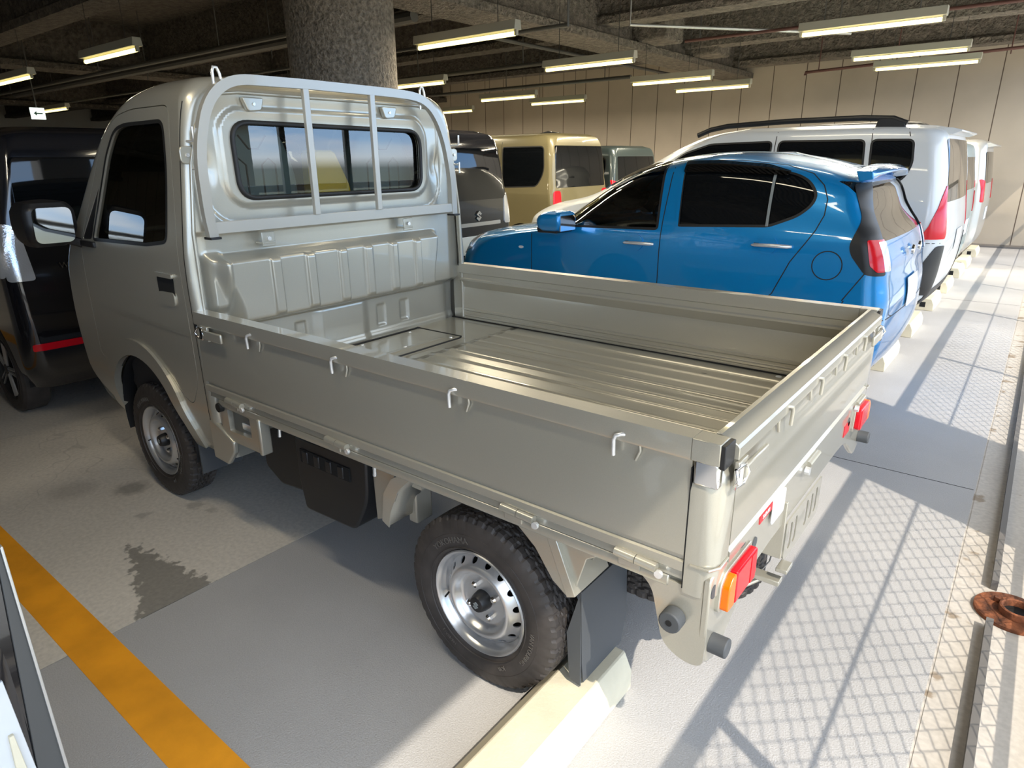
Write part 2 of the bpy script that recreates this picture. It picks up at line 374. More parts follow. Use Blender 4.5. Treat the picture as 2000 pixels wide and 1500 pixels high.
class Body:
    """lofted vehicle skin; nose towards -x; levels (z, front x, rear x, half width, front corner, rear corner)"""
    def __init__(s, lv, yc, bowf=.0, bowr=.0, zadj=None):
        lv = np.array(lv, float); n = len(lv); t = np.arange(n); s.yc = yc; s.bf = bowf; s.br = bowr; s.zadj = zadj
        tt = np.linspace(0, n-1, 60*(n-1)+1); s.tab = np.zeros((len(tt), 6))
        for c in range(6):
            y = lv[:, c]; d = np.diff(y); m = np.zeros(n); m[0] = d[0]; m[-1] = d[-1]
            for i in range(1, n-1): m[i] = 0 if d[i-1]*d[i] <= 0 else 2*d[i-1]*d[i]/(d[i-1]+d[i])
            i = np.minimum(tt.astype(int), n-2); h = tt-i
            s.tab[:, c] = y[i]*(1+2*h)*(1-h)**2+m[i]*h*(1-h)**2+y[i+1]*h*h*(3-2*h)+m[i+1]*h*h*(h-1)
        d = np.abs(np.diff(s.tab[:, :4], axis=0)); s.V = np.concatenate([[0], np.cumsum(np.hypot(d[:, 0], d[:, 1:].max(1)))])
        L = lv[:, 2].max()-lv[:, 1].min(); Wd = 2*lv[:, 3].max(); c = .28
        s.sk = np.arange(-2, 8); s.Uk = np.concatenate([[0], np.cumsum([Wd, c, L, c, Wd, c, L, c, Wd])])  # s=-2..7
        s.U0 = np.interp(-1.5, s.sk, s.Uk); s.U1 = np.interp(6.5, s.sk, s.Uk); s.Uc = np.interp(2.5, s.sk, s.Uk)
        s.Vt = s.V[-1]; s.L = L; s.Wd = Wd
    def lev(s, V):
        return [float(np.interp(V, s.V, s.tab[:, c])) for c in range(6)]
    def F(s, U, V):
        sg = 1
        if U < s.U0: U = 2*s.U0-U; sg = -1
        V = min(max(V, 0), s.Vt); z, f, r, w, cf, cr = s.lev(V); sv = float(np.interp(U, s.Uk, s.sk))
        if sv > 2.5: sv = 5-sv; sg = -sg     # mirror
        cf = min(cf, w*.95); cr = min(cr, w*.95)
        if sv <= -1: x = f; y = -(w-cf)*(sv+1.5)/.5
        elif sv <= 0: a = (sv+1)*PI/2; x = f+cf-cf*math.cos(a); y = -(w-cf)-cf*math.sin(a)
        elif sv <= 1: x = f+cf+(r-cr-f-cf)*sv; y = -w
        elif sv <= 2: a = (sv-1)*PI/2; x = r-cr+cr*math.sin(a); y = -(w-cr)-cr*math.cos(a)
        else: x = r; y = -(w-cr)*(1-(sv-2)/.5)
        m = (f+r)/2; q = (y/w)**2
        if x > m: x -= s.br*q*((x-m)/(r-m))**4
        else: x += s.bf*q*((m-x)/(m-f))**4
        # gentle barrel of the sides
        y *= sg
        if s.zadj: z += s.zadj(x, y, z)
        return (x, y+s.yc, z)
    def _V(s, z): return float(np.interp(z, s.tab[:, 0], s.V))
    def side(s, x, z, sg=-1):
        V = s._V(z)
        for _ in range(6 if s.zadj else 1):
            a, b = s.U0, float(np.interp(2, s.sk, s.Uk))
            for _ in range(28):
                m = (a+b)/2
                if s.F(m, V)[0] < x: a = m
                else: b = m
            U = (a+b)/2
            if s.zadj: V = min(max(V+(z-s.F(U, V)[2]), 0), s.Vt)
        return (U, V) if sg < 0 else (2*s.Uc-U, V)
    def end(s, y, z, rear=True):
        V = s._V(z); y -= s.yc
        for _ in range(6 if s.zadj else 1):
            if rear: a, b = float(np.interp(1, s.sk, s.Uk)), s.Uc
            else: a, b = float(np.interp(0, s.sk, s.Uk)), s.U0
            for _ in range(28):
                m = (a+b)/2
                if s.F(m, V)[1]-s.yc < -abs(y): a = m
                else: b = m
            U = (a+b)/2
            if s.zadj: V = min(max(V+(z-s.F(U, V)[2]), 0), s.Vt)
        if y > 0: U = 2*s.Uc-U if rear else 2*s.U0-U
        return (U, V)
    def sp(s, poly, sg=-1, d=.04, closed=True): return [s.side(x, z, sg) for x, z in dens(poly, d, closed)]
    def rp(s, poly, rear=True, d=.04, closed=True): return [s.end(y, z, rear) for y, z in dens(poly, d, closed)]
    def grid(s, du=.07, dc=.025, dv=.035):
        gu = []
        for i in range(-2, 7):
            a, b = np.interp(i, s.sk, s.Uk), np.interp(i+1, s.sk, s.Uk); st = dc if i % 2 else du
            if i in (-2, 2, 6): st = du
            k = int(math.ceil((b-a)/st)); gu += list(a+(b-a)*np.arange(k)/k)
        gu = [u for u in gu if s.U0 < u < s.U1]
        return gu, list(np.linspace(0, s.Vt, int(s.Vt/dv)+1)[1:-1])
    def shell(s, name, m, parent, holes, thick=.012, g=None):
        gu, gv = g or s.grid(); P = s.U1-s.U0
        holes = list(holes)+[[(u+P, v) for u, v in h] for h in holes if min(u for u, v in h) < s.U0-1e-6]
        ou = dens([(s.U0, 0), (s.U1, 0), (s.U1, s.Vt), (s.U0, s.Vt)], .04)
        return patch(s.F, ou, holes, gu, gv, name, m, parent, thick)
    def panel(s, uv, name, m, parent, holes=(), thick=.006, off=0, g=None):
        gu, gv = g or s.grid(.05, .02, .03)
        if min(u for u, v in uv) < s.U0: gu = [2*s.U0-u for u in gu if u < s.Uc]+list(gu)
        return patch(s.F, uv, list(holes), gu, gv, name, m, parent, thick, off)
    def ribbon(s, uvs, name, m, parent, w=.004, off=.0008):
        """narrow strip following a line on the skin"""
        b = MB(); pts = []
        for u, v in uvs:
            e = 1e-3; p = Vector(s.F(u, v)); n = (Vector(s.F(u+e, v))-Vector(s.F(u-e, v))).cross(Vector(s.F(u, v+e))-Vector(s.F(u, v-e))).normalized(); pts.append((p+n*off, n))
        vs = []; fs = []
        for i, (p, n) in enumerate(pts):
            t = pts[min(i+1, len(pts)-1)][0]-pts[max(i-1, 0)][0]; q = t.cross(n).normalized()*w/2; vs += [p-q, p+q]
            if i: fs.append((2*i-2, 2*i-1, 2*i+1, 2*i))
        b.add(vs, fs); return b.build(name, m, parent, fix=False)
    def roof(s, name, m, parent, dome=.012):
        us = np.linspace(s.U0, s.U1, 120, endpoint=False); ring = [Vector(s.F(u, s.Vt)) for u in us]; c = sum(ring, Vector())/len(ring)
        b = MB(); vs = []; fs = []; n = len(ring); K = [1, .8, .6, .4, .2]
        for k in K: vs += [Vector((c.x+(p.x-c.x)*k, c.y+(p.y-c.y)*k, (p.z if not s.zadj else p.z)*1+dome*(1-k*k))) if not s.zadj else Vector((c.x+(p.x-c.x)*k, c.y+(p.y-c.y)*k, s.lev(s.Vt)[0]+s.zadj(c.x+(p.x-c.x)*k, (p.y-c.y)*k, s.lev(s.Vt)[0])+dome*(1-k*k))) for p in ring]
        vs.append(Vector((c.x, c.y, vs[-1].z)))
        for j in range(len(K)-1):
            for i in range(n): fs.append((j*n+i, j*n+(i+1) % n, (j+1)*n+(i+1) % n, (j+1)*n+i))
        for i in range(n): fs.append(((len(K)-1)*n+i, (len(K)-1)*n+(i+1) % n, len(vs)-1))
        b.add(vs, fs); return b.build(name, m, parent, ang=60)

# ------------------------------------------------------------------ wheels
def make_wheel(R=.268, Wd=.145, RR=.158, tread=True, alloy=False, text=False):
    """returns the tyre mesh object (centre at the origin, outer face towards -y) with rim pieces as children"""
    h = Wd/2; nA = 288 if tread else 48
    side = [(-h+.018, RR), (-h+.008, RR+.014), (-h+.001, RR+.040), (-h, RR+.058), (-h+.003, RR+.078), (-h+.009, R-.012), (-h+.016, R-.0045)]
    tr = list(np.linspace(-h+.018, h-.018, 46 if tread else 5))
    prof = side+[(y, R-.0025*(abs(y)/h)**2) for y in tr]+[(-y, r) for y, r in side[::-1]]
    b = MB(); vs = []; fs = []; m = len(prof)
    for k in range(nA):
        an = 2*PI*k/nA
        for j, (y, r) in enumerate(prof):
            if tread and 6 <= j < m-6:
                ph = k*PI*2/nA*36; zz = .0035*(1 if math.sin(ph) > 0 else -1)*min(1, abs(math.sin(ph))*3); d = 0
                ay = abs(y)
                for gy in (-.020, .020, 0):
                    if abs(y-gy-zz) < .0032: d = .006
                st = (k % 6) in (0, 1)
                if ay > .034 and st: d = .0055
                if .006 < ay < .017 and (k+3) % 6 == 0: d = .004
                if .023 < ay < .033 and (k+1) % 6 == 0: d = .0035
                if .006 > abs(ay-.040+zz*.5)-0 and abs(ay-.036-zz*.6) < .0022: d = .005
                r -= d
            elif tread and j in (4, 5, m-6, m-5) and (k % 6) in (0, 1): r -= .003
            vs.append((r*math.cos(an), y, r*math.sin(an)))
    for k in range(nA):
        k2 = (k+1) % nA
        for j in range(m-1): fs.append((k*m+j, k2*m+j, k2*m+j+1, k*m+j+1))
    b.add(vs, fs); o = b.build('tire', 'tire', None, ang=28)
    # moulded rings on the sidewall
    g = MB()
    for rr in (RR+.018, RR+.060):
        g.lathe([(-h+.002, rr-.0012), (-h-.0008, rr), (-h+.002, rr+.0012)], (0, 0, 0), 1, 64)
    g.build('sidewall_ring', 'tire', o)
    if text:
        for txt, a0, sz, rr in (('YOKOHAMA', 118, .026, RR+.040), ('VAN TOURING', -18, .019, RR+.040), ('JOB', -62, .017, RR+.036), ('145/80R12', 236, .014, RR+.036)):
            t = text_mb(txt, sz, .0012, 'CENTER'); nv = []
            for v in t.v:
                an = math.radians(a0)-v.x/rr; r = rr+v.y; nv.append(Vector((r*math.cos(an), -h-.0006-v.z+.0016*0, r*math.sin(an))))
            t.v = nv; t.build('sidewall_lettering', 'tire_text', o, fix=False)
    # rim
    F = RR+.006
    rim = MB().lathe([(-h+.020, F-.004), (-h+.010, F), (-h+.006, F-.003), (-h+.008, F-.008), (-h+.020, F-.013), (-h+.030, F-.018), (-h+.034, F-.022)]+([(h-.02, F-.022), (h-.02, F-.002)] if True else []), (0, 0, 0), 1, 96)
    if not alloy:
        r0 = F-.021
        rim.build('rim', 'wheel_silver', o, ang=50)
        # stamped disc with a ring of ventilation holes
        K = [(r0+.001, -h+.046), (r0-.006, -h+.040), (r0-.020, -h+.026), (r0-.028, -h+.016), (r0-.034, -h+.010), (r0-.042, -h+.008), (r0-.049, -h+.012), (r0-.058, -h+.030), (r0-.066, -h+.036), (.030, -h+.036)]
        kr = np.array([a for a, _ in K])[::-1]; ky = np.array([b_ for _, b_ in K])[::-1]
        def disc(u, v):
            y = np.mean([np.interp(v+q, kr, ky) for q in (-.002, 0, .002)]); a = u/.1; return (v*math.cos(a), float(y), v*math.sin(a))
        out = dens([(0, .030), (.2*PI, .030), (.2*PI, r0), (0, r0)], .006)
        holes = []
        for i in range(16):
            c = (i+.5)*.2*PI/16; holes.append([(c+.1*.0098/(r0-.016)*math.cos(q), r0-.0155+.0085*math.sin(q)) for q in np.linspace(0, 2*PI, 15)[:-1]])
        patch(disc, out, holes, np.arange(.004, .2*PI, .0055), np.arange(.033, r0, .0035), 'wheel_disc', 'wheel_silver', o, thick=.004, nsign=-1, mind=.0015)
        MB().cyl((0, -h+.06, 0), (0, h-.02, 0), r0-.004, 40).build('brake_drum', 'dark', o)
        for i in range(4):
            a = i*PI/2+.5; c = Vector((.052*math.cos(a), 0, .052*math.sin(a)))
            nb = MB().cyl(c+Vector((0, -h+.040, 0)), c+Vector((0, -h+.022, 0)), .0105, 6); nb.lathe([(-h+.0225, .0105), (-h+.017, .006), (-h+.016, .0)], c, 1, 12); nb.build('lug_nut', 'chrome', o)
        cp = MB().lathe([(-h+.040, .031), (-h+.020, .029), (-h+.008, .026), (-h+.002, .023), (-h+.000, .018), (-h+.001, .0)], (0, 0, 0), 1, 32); cp.build('hub_cap', 'black_plastic', o)
        # emblem on the cap: angular S
        eb = MB(); S = [(-.010, .004), (.001, .013), (.011, .005), (.006, .001), (.001, .005), (-.002, .003), (.010, -.005), (-.001, -.014), (-.011, -.006), (-.006, -.002), (-.001, -.006), (.002, -.004)]
        eb.prism([(x*.9, z*.9) for x, z in S], 1, -h-.0015, -h+.001); eb.build('cap_emblem', 'grey_plastic', o)
        MB().tube([(-r0+.012, -h+.028, -.03), (-r0+.018, -h+.006, -.03)], .003, 8).build('valve_stem', 'rubber', o)
    else:
        for i in range(5):
            a = i*2*PI/5; s_ = MB(); 
            for da in (-.10, .10):
                s_.tube([(.03*math.cos(a+da*3), -h+.014, .03*math.sin(a+da*3)), ((F-.012)*math.cos(a+da), -h+.012, (F-.012)*math.sin(a+da))], .009, 6, r2=.006)
            s_.build('spoke', 'galv', o)
        rim.build('rim', 'black_plastic', o, ang=50)
        MB().cyl((0, -h+.035, 0), (0, h-.02, 0), F-.022, 32).build('brake_drum', 'dark', o)
        MB().cyl((0, -h+.02, 0), (0, -h+.006, 0), .032, 20).build('hub_cap', 'black_plastic', o)
    return o
def put_wheel(proto, parent, loc, flip=False, use=False):
    w = proto if use else copy_tree(proto)
    w.parent = parent; w.location = Vector(loc)-base_of(parent)
    if flip: w.rotation_euler = (0, 0, PI)
    return w
W_HERO = make_wheel(text=True)

# ================================================================== SETTING
def slab(name, x0, x1, y0, y1, z0, z1, m):
    return struct(MB().box((x0, y0, z0), (x1, y1, z1)).build(name, m, None))
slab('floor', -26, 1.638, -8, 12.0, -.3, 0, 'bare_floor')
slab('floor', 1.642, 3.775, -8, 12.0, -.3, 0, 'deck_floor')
slab('floor', 1.638, 1.642, -8, 12.0, -.3, -.003, 'dark')
slab('floor', 3.782, 4.06, -8, 12.0, -.3, -.004, 'kerb_floor')
slab('floor', 3.775, 3.782, -8, 12.0, -.3, -.006, 'kerb_floor')
slab('floor', 4.06, 4.75, -8, 12.0, -.3, .05, 'ledge_floor')
# expansion joints running across the deck
for i, y in enumerate((-3.4, 1.55, 6.5)):
    struct(MB().box((1.66, y, .0), (3.77, y+.004, .0008)).build('trim_1', 'dark'))
slab('wall_right', -26, 6.5, 12.0, 12.25, 0, 6, 'wall_panels')
slab('wall_front', -26.3, -26, -8, 12.25, 0, 4, 'wall_outer')
slab('wall_left', -26, 4.2, -8.2, -8.0, 0, 3.95, 'wall_panels')
# wall base plinth of dark paving in front of the far wall
struct(MB().box((-26, 11.75, 0), (4.7, 12.0, .03)).build('baseboard_right', 'steel_deck'))
ZB = 2.95
cl = MB().box((-26, -8, 3.75), (4.8, 12.0, 3.95)); struct(cl.build('ceiling', 'fireproofing'))
# ribbed deck seen between the beams near the opening
dk = MB()
for i in range(60):
    x = -.6+i*.09
    if x < 4.6: dk.prism([(x, 3.72), (x+.02, 3.66), (x+.055, 3.66), (x+.075, 3.72)], 1, -8, 11.98)
struct(dk.build('ceiling', 'steel_deck'))
def beam(x0, x1, y0, y1, z0, z1=3.75, lip=.0):
    """sprayed I-beam: web with wider bottom flange"""
    b = MB()
    if abs(x1-x0) < abs(y1-y0):
        c = (x0+x1)/2; h = (x1-x0)/2; b.prism([(c-h, z0), (c+h, z0), (c+h, z0+.09), (c+h*.55, z0+.14), (c+h*.55, z1), (c-h*.55, z1), (c-h*.55, z0+.14), (c-h, z0+.09)], 1, y0, y1)
    else:
        c = (y0+y1)/2; h = (y1-y0)/2; b.prism([(c-h, z0), (c+h, z0), (c+h, z0+.09), (c+h*.55, z0+.14), (c+h*.55, z1), (c-h*.55, z1), (c-h*.55, z0+.14), (c-h, z0+.09)], 0, x0, x1)
    return b
struct(beam(-1.75, -1.15, -8, 12, 2.92).build('ceiling', 'daylit_fireproofing'))     # main girder over the column line
struct(beam(-9.9, -9.3, -8, 12, 2.95).build('ceiling', 'fireproofing'))
struct(beam(-17.9, -17.3, -8, 12, 2.95).build('ceiling', 'fireproofing'))
struct(beam(4.30, 4.80, -8, 12, 2.95).build('ceiling', 'fireproofing'))        # edge beam at the open side
for y, z in ((-7.1, 3.05), (-4.4, 3.05), (-1.6, 3.05), (1.35, 3.0), (4.3, 3.08), (6.8, 3.08), (9.6, 3.08)):
    struct(beam(-26, -1.6, y, y+.32, z).build('ceiling', 'fireproofing'))
for y, z in ((-7.1, 3.1), (-1.6, 3.1), (1.9, 3.05), (6.4, 3.12), (9.0, 3.12), (11.2, 3.05)):
    struct(beam(-1.3, 4.6, y, y+.34, z).build('ceiling', 'daylit_fireproofing'))
# haunch blocks where cross beams meet the girder
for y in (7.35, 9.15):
    struct(MB().box((-1.3, y, 3.02), (-.75, y+.55, 3.7)).build('ceiling', 'daylit_fireproofing', bevel=.03))
# sprayed round columns
def column(x, y, r, lab):
    o = MB().lathe([(0, r+.02), (.3, r), (1.5, r*.985), (3.7, r)], (x, y, 0), 2, 48).build('column', 'column_coat')
    return tag(o, lab, 'column', None)
column(-1.05, 2.02, .44, 'round concrete-grey column sprayed with rough brown coating, behind the pickup cab')
# outside pier that throws the wide shadow band across the deck
MB().box((4.62, .75, -.3), (5.25, 1.555, 6)).build('column', 'wall_outer')
_p = [o for o in bpy.data.objects if o.name.startswith('column')][-1]
tag(_p, 'square pale pier at the open edge of the deck whose shadow falls behind the pickup', 'column')

# ------------------------------------------------------------------ light fittings
def lamp_proto():
    t = empty('ceiling_light', (0, 0, 0), '', 'light', 'fluorescent battens under the garage ceiling')
    MB().prism([(-.05, 0), (.05, 0), (.038, .075), (-.038, .075)], 0, -.62, .62).build('batten', 'lamp_body', t, bevel=.003)
    for sx in (-1, 1): MB().box((sx*.60-.012, -.014, -.045), (sx*.60+.012, .014, .002)).build('lamp_holder', 'lamp_body', t)
    MB().cyl((-.585, 0, -.030), (.585, 0, -.030), .019, 14).build('tube', 'tube', t)
    la = bpy.data.lights.new('tube_light', 'AREA'); la.shape = 'RECTANGLE'; la.size = 1.15; la.size_y = .10; la.energy = 32; la.color = (1, .89, .68)
    lo = bpy.data.objects.new('tube_light', la); COL.objects.link(lo); lo.parent = t; lo.location = (0, 0, -.052)
    return t
LP = None
def rod(o, p, q): pass
lamps = [(2.17, 5.56, 2.62, 'long fluorescent batten nearest the camera at upper right, above the white van'), (2.16, 7.8, 2.62, 'fluorescent batten second from the front in the right-hand line of lights'), (2.165, 9.08, 2.62, 'fluorescent batten third in the right-hand line, just in front of the tan wall'),
 (-.68, 3.12, 2.52, 'fluorescent batten just right of the round column, nearest of the middle line'), (-.72, 5.3, 2.52, 'second fluorescent batten of the middle line, under the big girder'), (-.72, 7.5, 2.52, 'third fluorescent batten of the middle line, above the blue hatchback roof'), (-.71, 8.95, 2.52, 'last fluorescent batten of the middle line, close to the wall panels'),
 (-3.7, 5.4, 2.52, 'fluorescent batten showing above the right end of the pickup guard frame'), (-3.9, 7.8, 2.5, 'fluorescent batten above the black wagon and khaki van'), (-3.75, 9.1, 2.5, 'fluorescent batten above the khaki van, close to the wall'),
 (-3.75, 1.32, 2.5, 'fluorescent batten left of the round column above the pickup cab'), (-6.7, 1.38, 2.5, 'fluorescent batten cut by the left edge of the picture'), (-11.7, 3.5, 2.5, 'small distant fluorescent batten beside the white arrow sign'), (-6.8, 9.5, 2.5, 'far fluorescent batten glimpsed just right of the guard frame'), (2.17, .95, 2.62, 'added unseen fluorescent batten over the middle of the pickup bed, above the top of the picture'), (2.17, -1.35, 2.62, 'added unseen fluorescent batten over the orange bay line, above the top of the picture'), (2.17, 3.3, 2.62, 'added unseen fluorescent batten over the blue hatchback, above the top of the picture'),
 (-11.2, 5.6, 2.45, 'smallest distant fluorescent batten, just left of the cab roof')]
for i, (x, y, z, lab) in enumerate(lamps):
    if LP is None: o = LP = lamp_proto()
    else: o = copy_tree(LP)
    o.location = (x, y, z); o['label'] = lab
    if 'above the top' in lab:      # added out-of-view battens, kept dim, lighten the bed and near floor
        for ch in o.children:
            if ch.type == 'LIGHT': ch.data = ch.data.copy(); ch.data.energy = 8 if y < 0 else 3.5
    if x < -3 and y < 5:            # lower energy in the deep left bays keeps their ceiling dark
        for ch in o.children:
            if ch.type == 'LIGHT': ch.data = ch.data.copy(); ch.data.energy = 11
    # suspension rods up to the ceiling
    for sx in (-.4, .4): MB().cyl((x+sx, y, z+.07), (x+sx, y, 3.74), .004, 6).build('hanger_rod', 'pipe', o)
# ------------------------------------------------------------------ pipes below the ceiling
def pipe(pts, r, lab, m='pipe', cat='pipe', g=None):
    o = MB().tube(pts, r, 10).build('pipe', m); return tag(o, lab, cat, g)
PL_A = pipe([(-14, 2.9, 2.78), (-1.8, 2.9, 2.78)], .03, 'thin grey pipe running left of the column above the cab')
PL_B = pipe([(-14, 3.6, 2.9), (-1.8, 3.6, 2.9)], .06, 'thick grey pipe left of the column beside a thinner one')
pipe([(-14, 4.1, 2.7), (-.2, 4.1, 2.70), (-.2, 4.1, 3.7)], .02, 'slim conduit passing beneath the girder right of the column')
PL_C = pipe([(-14, 6.25, 2.72), (-1.9, 6.25, 2.72)], .03, 'pipe crossing the dark bay between two middle battens')
pipe([(-2.2, 5.0, 2.95), (-2.2, 11.9, 2.95)], .025, 'pipe parallel to the girder, in the dark bay')
PL_D = pipe([(-12, 8.5, 2.72), (-1.9, 8.5, 2.72)], .03, 'pipe crossing the dark bay near the far wall')
SPP = pipe([(.3, 10.3, 2.72), (.3, 10.3, 2.76), (4.6, 10.3, 2.9)], .022, 'dark red sprinkler pipe in front of the tan wall', 'red_pipe')
P2 = pipe([(-.4, 7.2, 2.93), (4.6, 7.2, 2.93)], .02, 'dark red sprinkler pipe nearer the camera, above the white van', 'red_pipe')
P3 = pipe([(-1.0, 3.6, 3.02), (4.6, 3.6, 3.02)], .022, 'grey conduit high above the blue hatchback')
pipe([(-.6, 6.05, 3.5), (-.6, 6.05, 3.0), (1.4, 8.2, 2.95)], .018, 'pale steel strut slanting below the deck near the top right', 'galv')
PL = [PL_A, PL_B, PL_C, PL_D]
for x in (.5, 1.6, 3.0): MB().cyl((x, 10.3, 2.78), (x, 10.3, 3.74), .008, 8).build('hanger_rod', 'red_pipe', SPP)
for o_, xs_, y_, z_ in ((P2, (-.2, 1.5, 3.5), 7.2, 2.95), (P3, (-.8, 2.0), 3.6, 3.04)):
    for x in xs_: MB().cyl((x, y_, z_), (x, y_, 3.74), .008, 8).build('hanger_rod', 'pipe', o_)
for o_ in PL:
    c = o_.data.vertices[0].co
    for x in (-12, -8, -4.5, -2.4): MB().cyl((x, c.y, 2.75), (x, c.y, 3.74), .008, 8).build('hanger_rod', 'pipe', o_)
# arrow sign
t = empty('arrow_sign', (-8.4, 2.11, 2.2), 'small lit white sign with a dark arrow hanging far back at left', 'sign')
MB().box((-8.43, 2.02, 2.12), (-8.39, 2.20, 2.28)).build('sign_box', 'sign_face', t)
MB().prism([(2.05, 2.20), (2.09, 2.235), (2.09, 2.21), (2.17, 2.21), (2.17, 2.19), (2.09, 2.19), (2.09, 2.165)], 0, -8.39, -8.387).build('arrow', 'sign_dark', t)
MB().cyl((-8.41, 2.11, 2.28), (-8.41, 2.11, 3.74), .01, 8).build('hanger_rod', 'pipe', t)

# ------------------------------------------------------------------ orange bay line
tag(MB().box((-5, -1.425, -.001), (3.0, -1.297, .0015)).build('bay_line', 'line_paint'), 'orange painted bay line on the floor beside the pickup', 'road marking')

# ------------------------------------------------------------------ concrete wheel stops
def stop_proto(long=.60):
    b = MB().prism([(2.915, 0), (3.10, 0), (3.10, .065), (3.075, .12), (2.965, .12), (2.915, .065)], 1, 0, long)
    t = b.build('wheel_stop', 'stop_concrete', None, bevel=.004, seg=1)
    t['category'] = 'wheel stop'; t['group'] = 'concrete wheel stops behind the parked cars'
    sq = MB().box((2.98, -.0015, .035), (3.03, .001, .085)).build('end_hole', 'dark', t)
    return t
SP = stop_proto()
stops = [(-1.07, 'cream concrete wheel stop under the pickup rear left tyre'), (3.26, 'cream concrete wheel stop partly hidden by the pickup tailgate corner'), (4.43, 'cream concrete wheel stop just behind the blue hatchback, second from the tailgate'), (5.70, 'cream concrete wheel stop behind the white van, below its black bumper'), (6.82, 'cream concrete wheel stop fourth along the row behind the cars'), (8.04, 'cream concrete wheel stop fifth along the row behind the cars'), (8.95, 'cream concrete wheel stop sixth along the row behind the cars'), (10.3, 'farthest cream concrete wheel stop near the tan wall')]
for i, (y, lab) in enumerate(stops):
    o = SP if i == 0 else copy_tree(SP)
    o.location = (0, y, 0); o['label'] = lab

# ------------------------------------------------------------------ chain-link fence at the open edge
FX = 4.20
t = empty('chain_link_fence', (FX, 4, 0), 'chain-link fence along the open edge that casts the mesh shadow', 'fence')
PT, ZH = .043, .043
b = MB(); ny = int(18/PT); nzs = int(.90/ZH)
vs = []; fs = []; rw = .0024
for i in range(ny):
    y0 = -5.2+i*PT; n0 = len(vs)
    for k in range(nzs+1):
        sgn = (1 if k % 2 else -1)*(1 if i % 2 else -1)
        yy = y0+sgn*PT/2*1.0; zz = .352+k*ZH; xx = FX+sgn*.004
        for a in range(3): vs.append((xx+rw*math.cos(a*2.094), yy+rw*math.sin(a*2.094), zz))
    for k in range(nzs):
        for a in range(3): fs.append((n0+k*3+a, n0+k*3+(a+1) % 3, n0+(k+1)*3+(a+1) % 3, n0+(k+1)*3+a))
b.add(vs, fs); b.build('mesh', 'fence_metal', t, fix=False)
MB().cyl((FX, -5.3, 1.25), (FX, 12, 1.25), .03, 14).build('top_rail', 'fence_metal', t)
MB().cyl((FX, -5.3, .87), (FX, 12, .87), .006, 8).build('mid_wire', 'fence_metal', t)
MB().box((FX-.006, -5.3, .322), (FX+.006, 12, .352)).build('bottom_rail', 'fence_metal', t)
for y in (-4.85, -2.85, -.85, 1.3, 3.5, 5.53, 7.3, 9.3, 11.3):
    MB().cyl((FX, y, .0), (FX, y, 1.22), .021, 12).build('post', 'fence_metal', t)
# low steel angle along the kerb and the rusty base flange
t = empty('steel_angle', (3.9, 2, 0), 'dark steel angle bar lying along the kerb edge, broken at the rusty flange', 'angle bar')
MB().box((3.885, .72, -.003), (3.905, 11.7, .035)).build('upright_leg', 'steel_deck', t)
MB().box((3.885, -4, -.003), (3.905, .47, .035)).build('upright_leg', 'steel_deck', t)
t = empty('base_flange', (3.95, .60, 0), 'rusty round steel base flange with an open pipe socket on the kerb', 'base flange')
MB().lathe([(0, .11), (.012, .11), (.014, .105), (.014, .04)], (3.955, .595, -.003), 2, 40).build('flange_plate', 'rust', t)
MB().lathe([(.012, .052), (.035, .052), (.037, .047), (.035, .042), (.0, .042)], (3.965, .585, 0), 2, 32).build('socket', 'rust', t)
MB().cyl((3.965, .585, .001), (3.965, .585, .013), .042, 24).build('socket_bottom', 'dark', t)
MB().cyl((3.91, .63, .008), (3.91, .63, .028), .013, 6).build('bolt', 'rust', t)

# ================================================================== THE PICKUP
TK = empty('pickup_truck', (1.7, 0, 0), 'grey-green metallic mini pickup truck with an empty open cargo bed, in the foreground', 'pickup truck')
TP = 'truck_paint'
XR, AX = 2.731, .826           # rear and front axle
cab = Body([(.34, .30, 1.43, .690, .10, .03), (.42, .16, 1.43, .715, .12, .03), (.55, .06, 1.43, .7375, .14, .03), (.80, .02, 1.42, .7375, .16, .03), (.98, .04, 1.415, .7375, .18, .03),
            (1.10, .10, 1.41, .735, .20, .03), (1.15, .16, 1.41, .732, .20, .03), (1.30, .30, 1.41, .712, .20, .03), (1.50, .49, 1.41, .685, .20, .035), (1.60, .60, 1.41, .668, .22, .04),
            (1.67, .71, 1.41, .650, .24, .05), (1.715, .80, 1.405, .615, .26, .06), (1.745, .90, 1.395, .56, .28, .08), (1.757, 1.0, 1.36, .46, .25, .10)], 0, bowf=.14)
winL = rnd([(.60, 1.155), (.785, 1.495), (.86, 1.585), (.95, 1.60), (1.262, 1.602), (1.285, 1.45), (1.262, 1.185), (1.10, 1.165)], [.02, .03, .05, .03, .04, .1, .03, .02])
tri = rnd([(.485, 1.15), (.585, 1.155), (.70, 1.385)], .015)
doorp = rnd([(.455, 1.12), (.44, .95), (.43, .62), (.50, .60), (.60, .585), (.72, .672), (.83, .715), (.98, .715), (1.10, .655), (1.20, .575), (1.27, .545), (1.345, .66), (1.35, .85), (1.345, 1.10), (1.325, 1.45), (1.305, 1.655), (1.0, 1.655), (.865, 1.635), (.75, 1.56)], [.02, .05, .06, .02, .04, .05, .05, .05, .05, .03, .05, .06, .1, .1, .1, .05, .05, .05, .05])
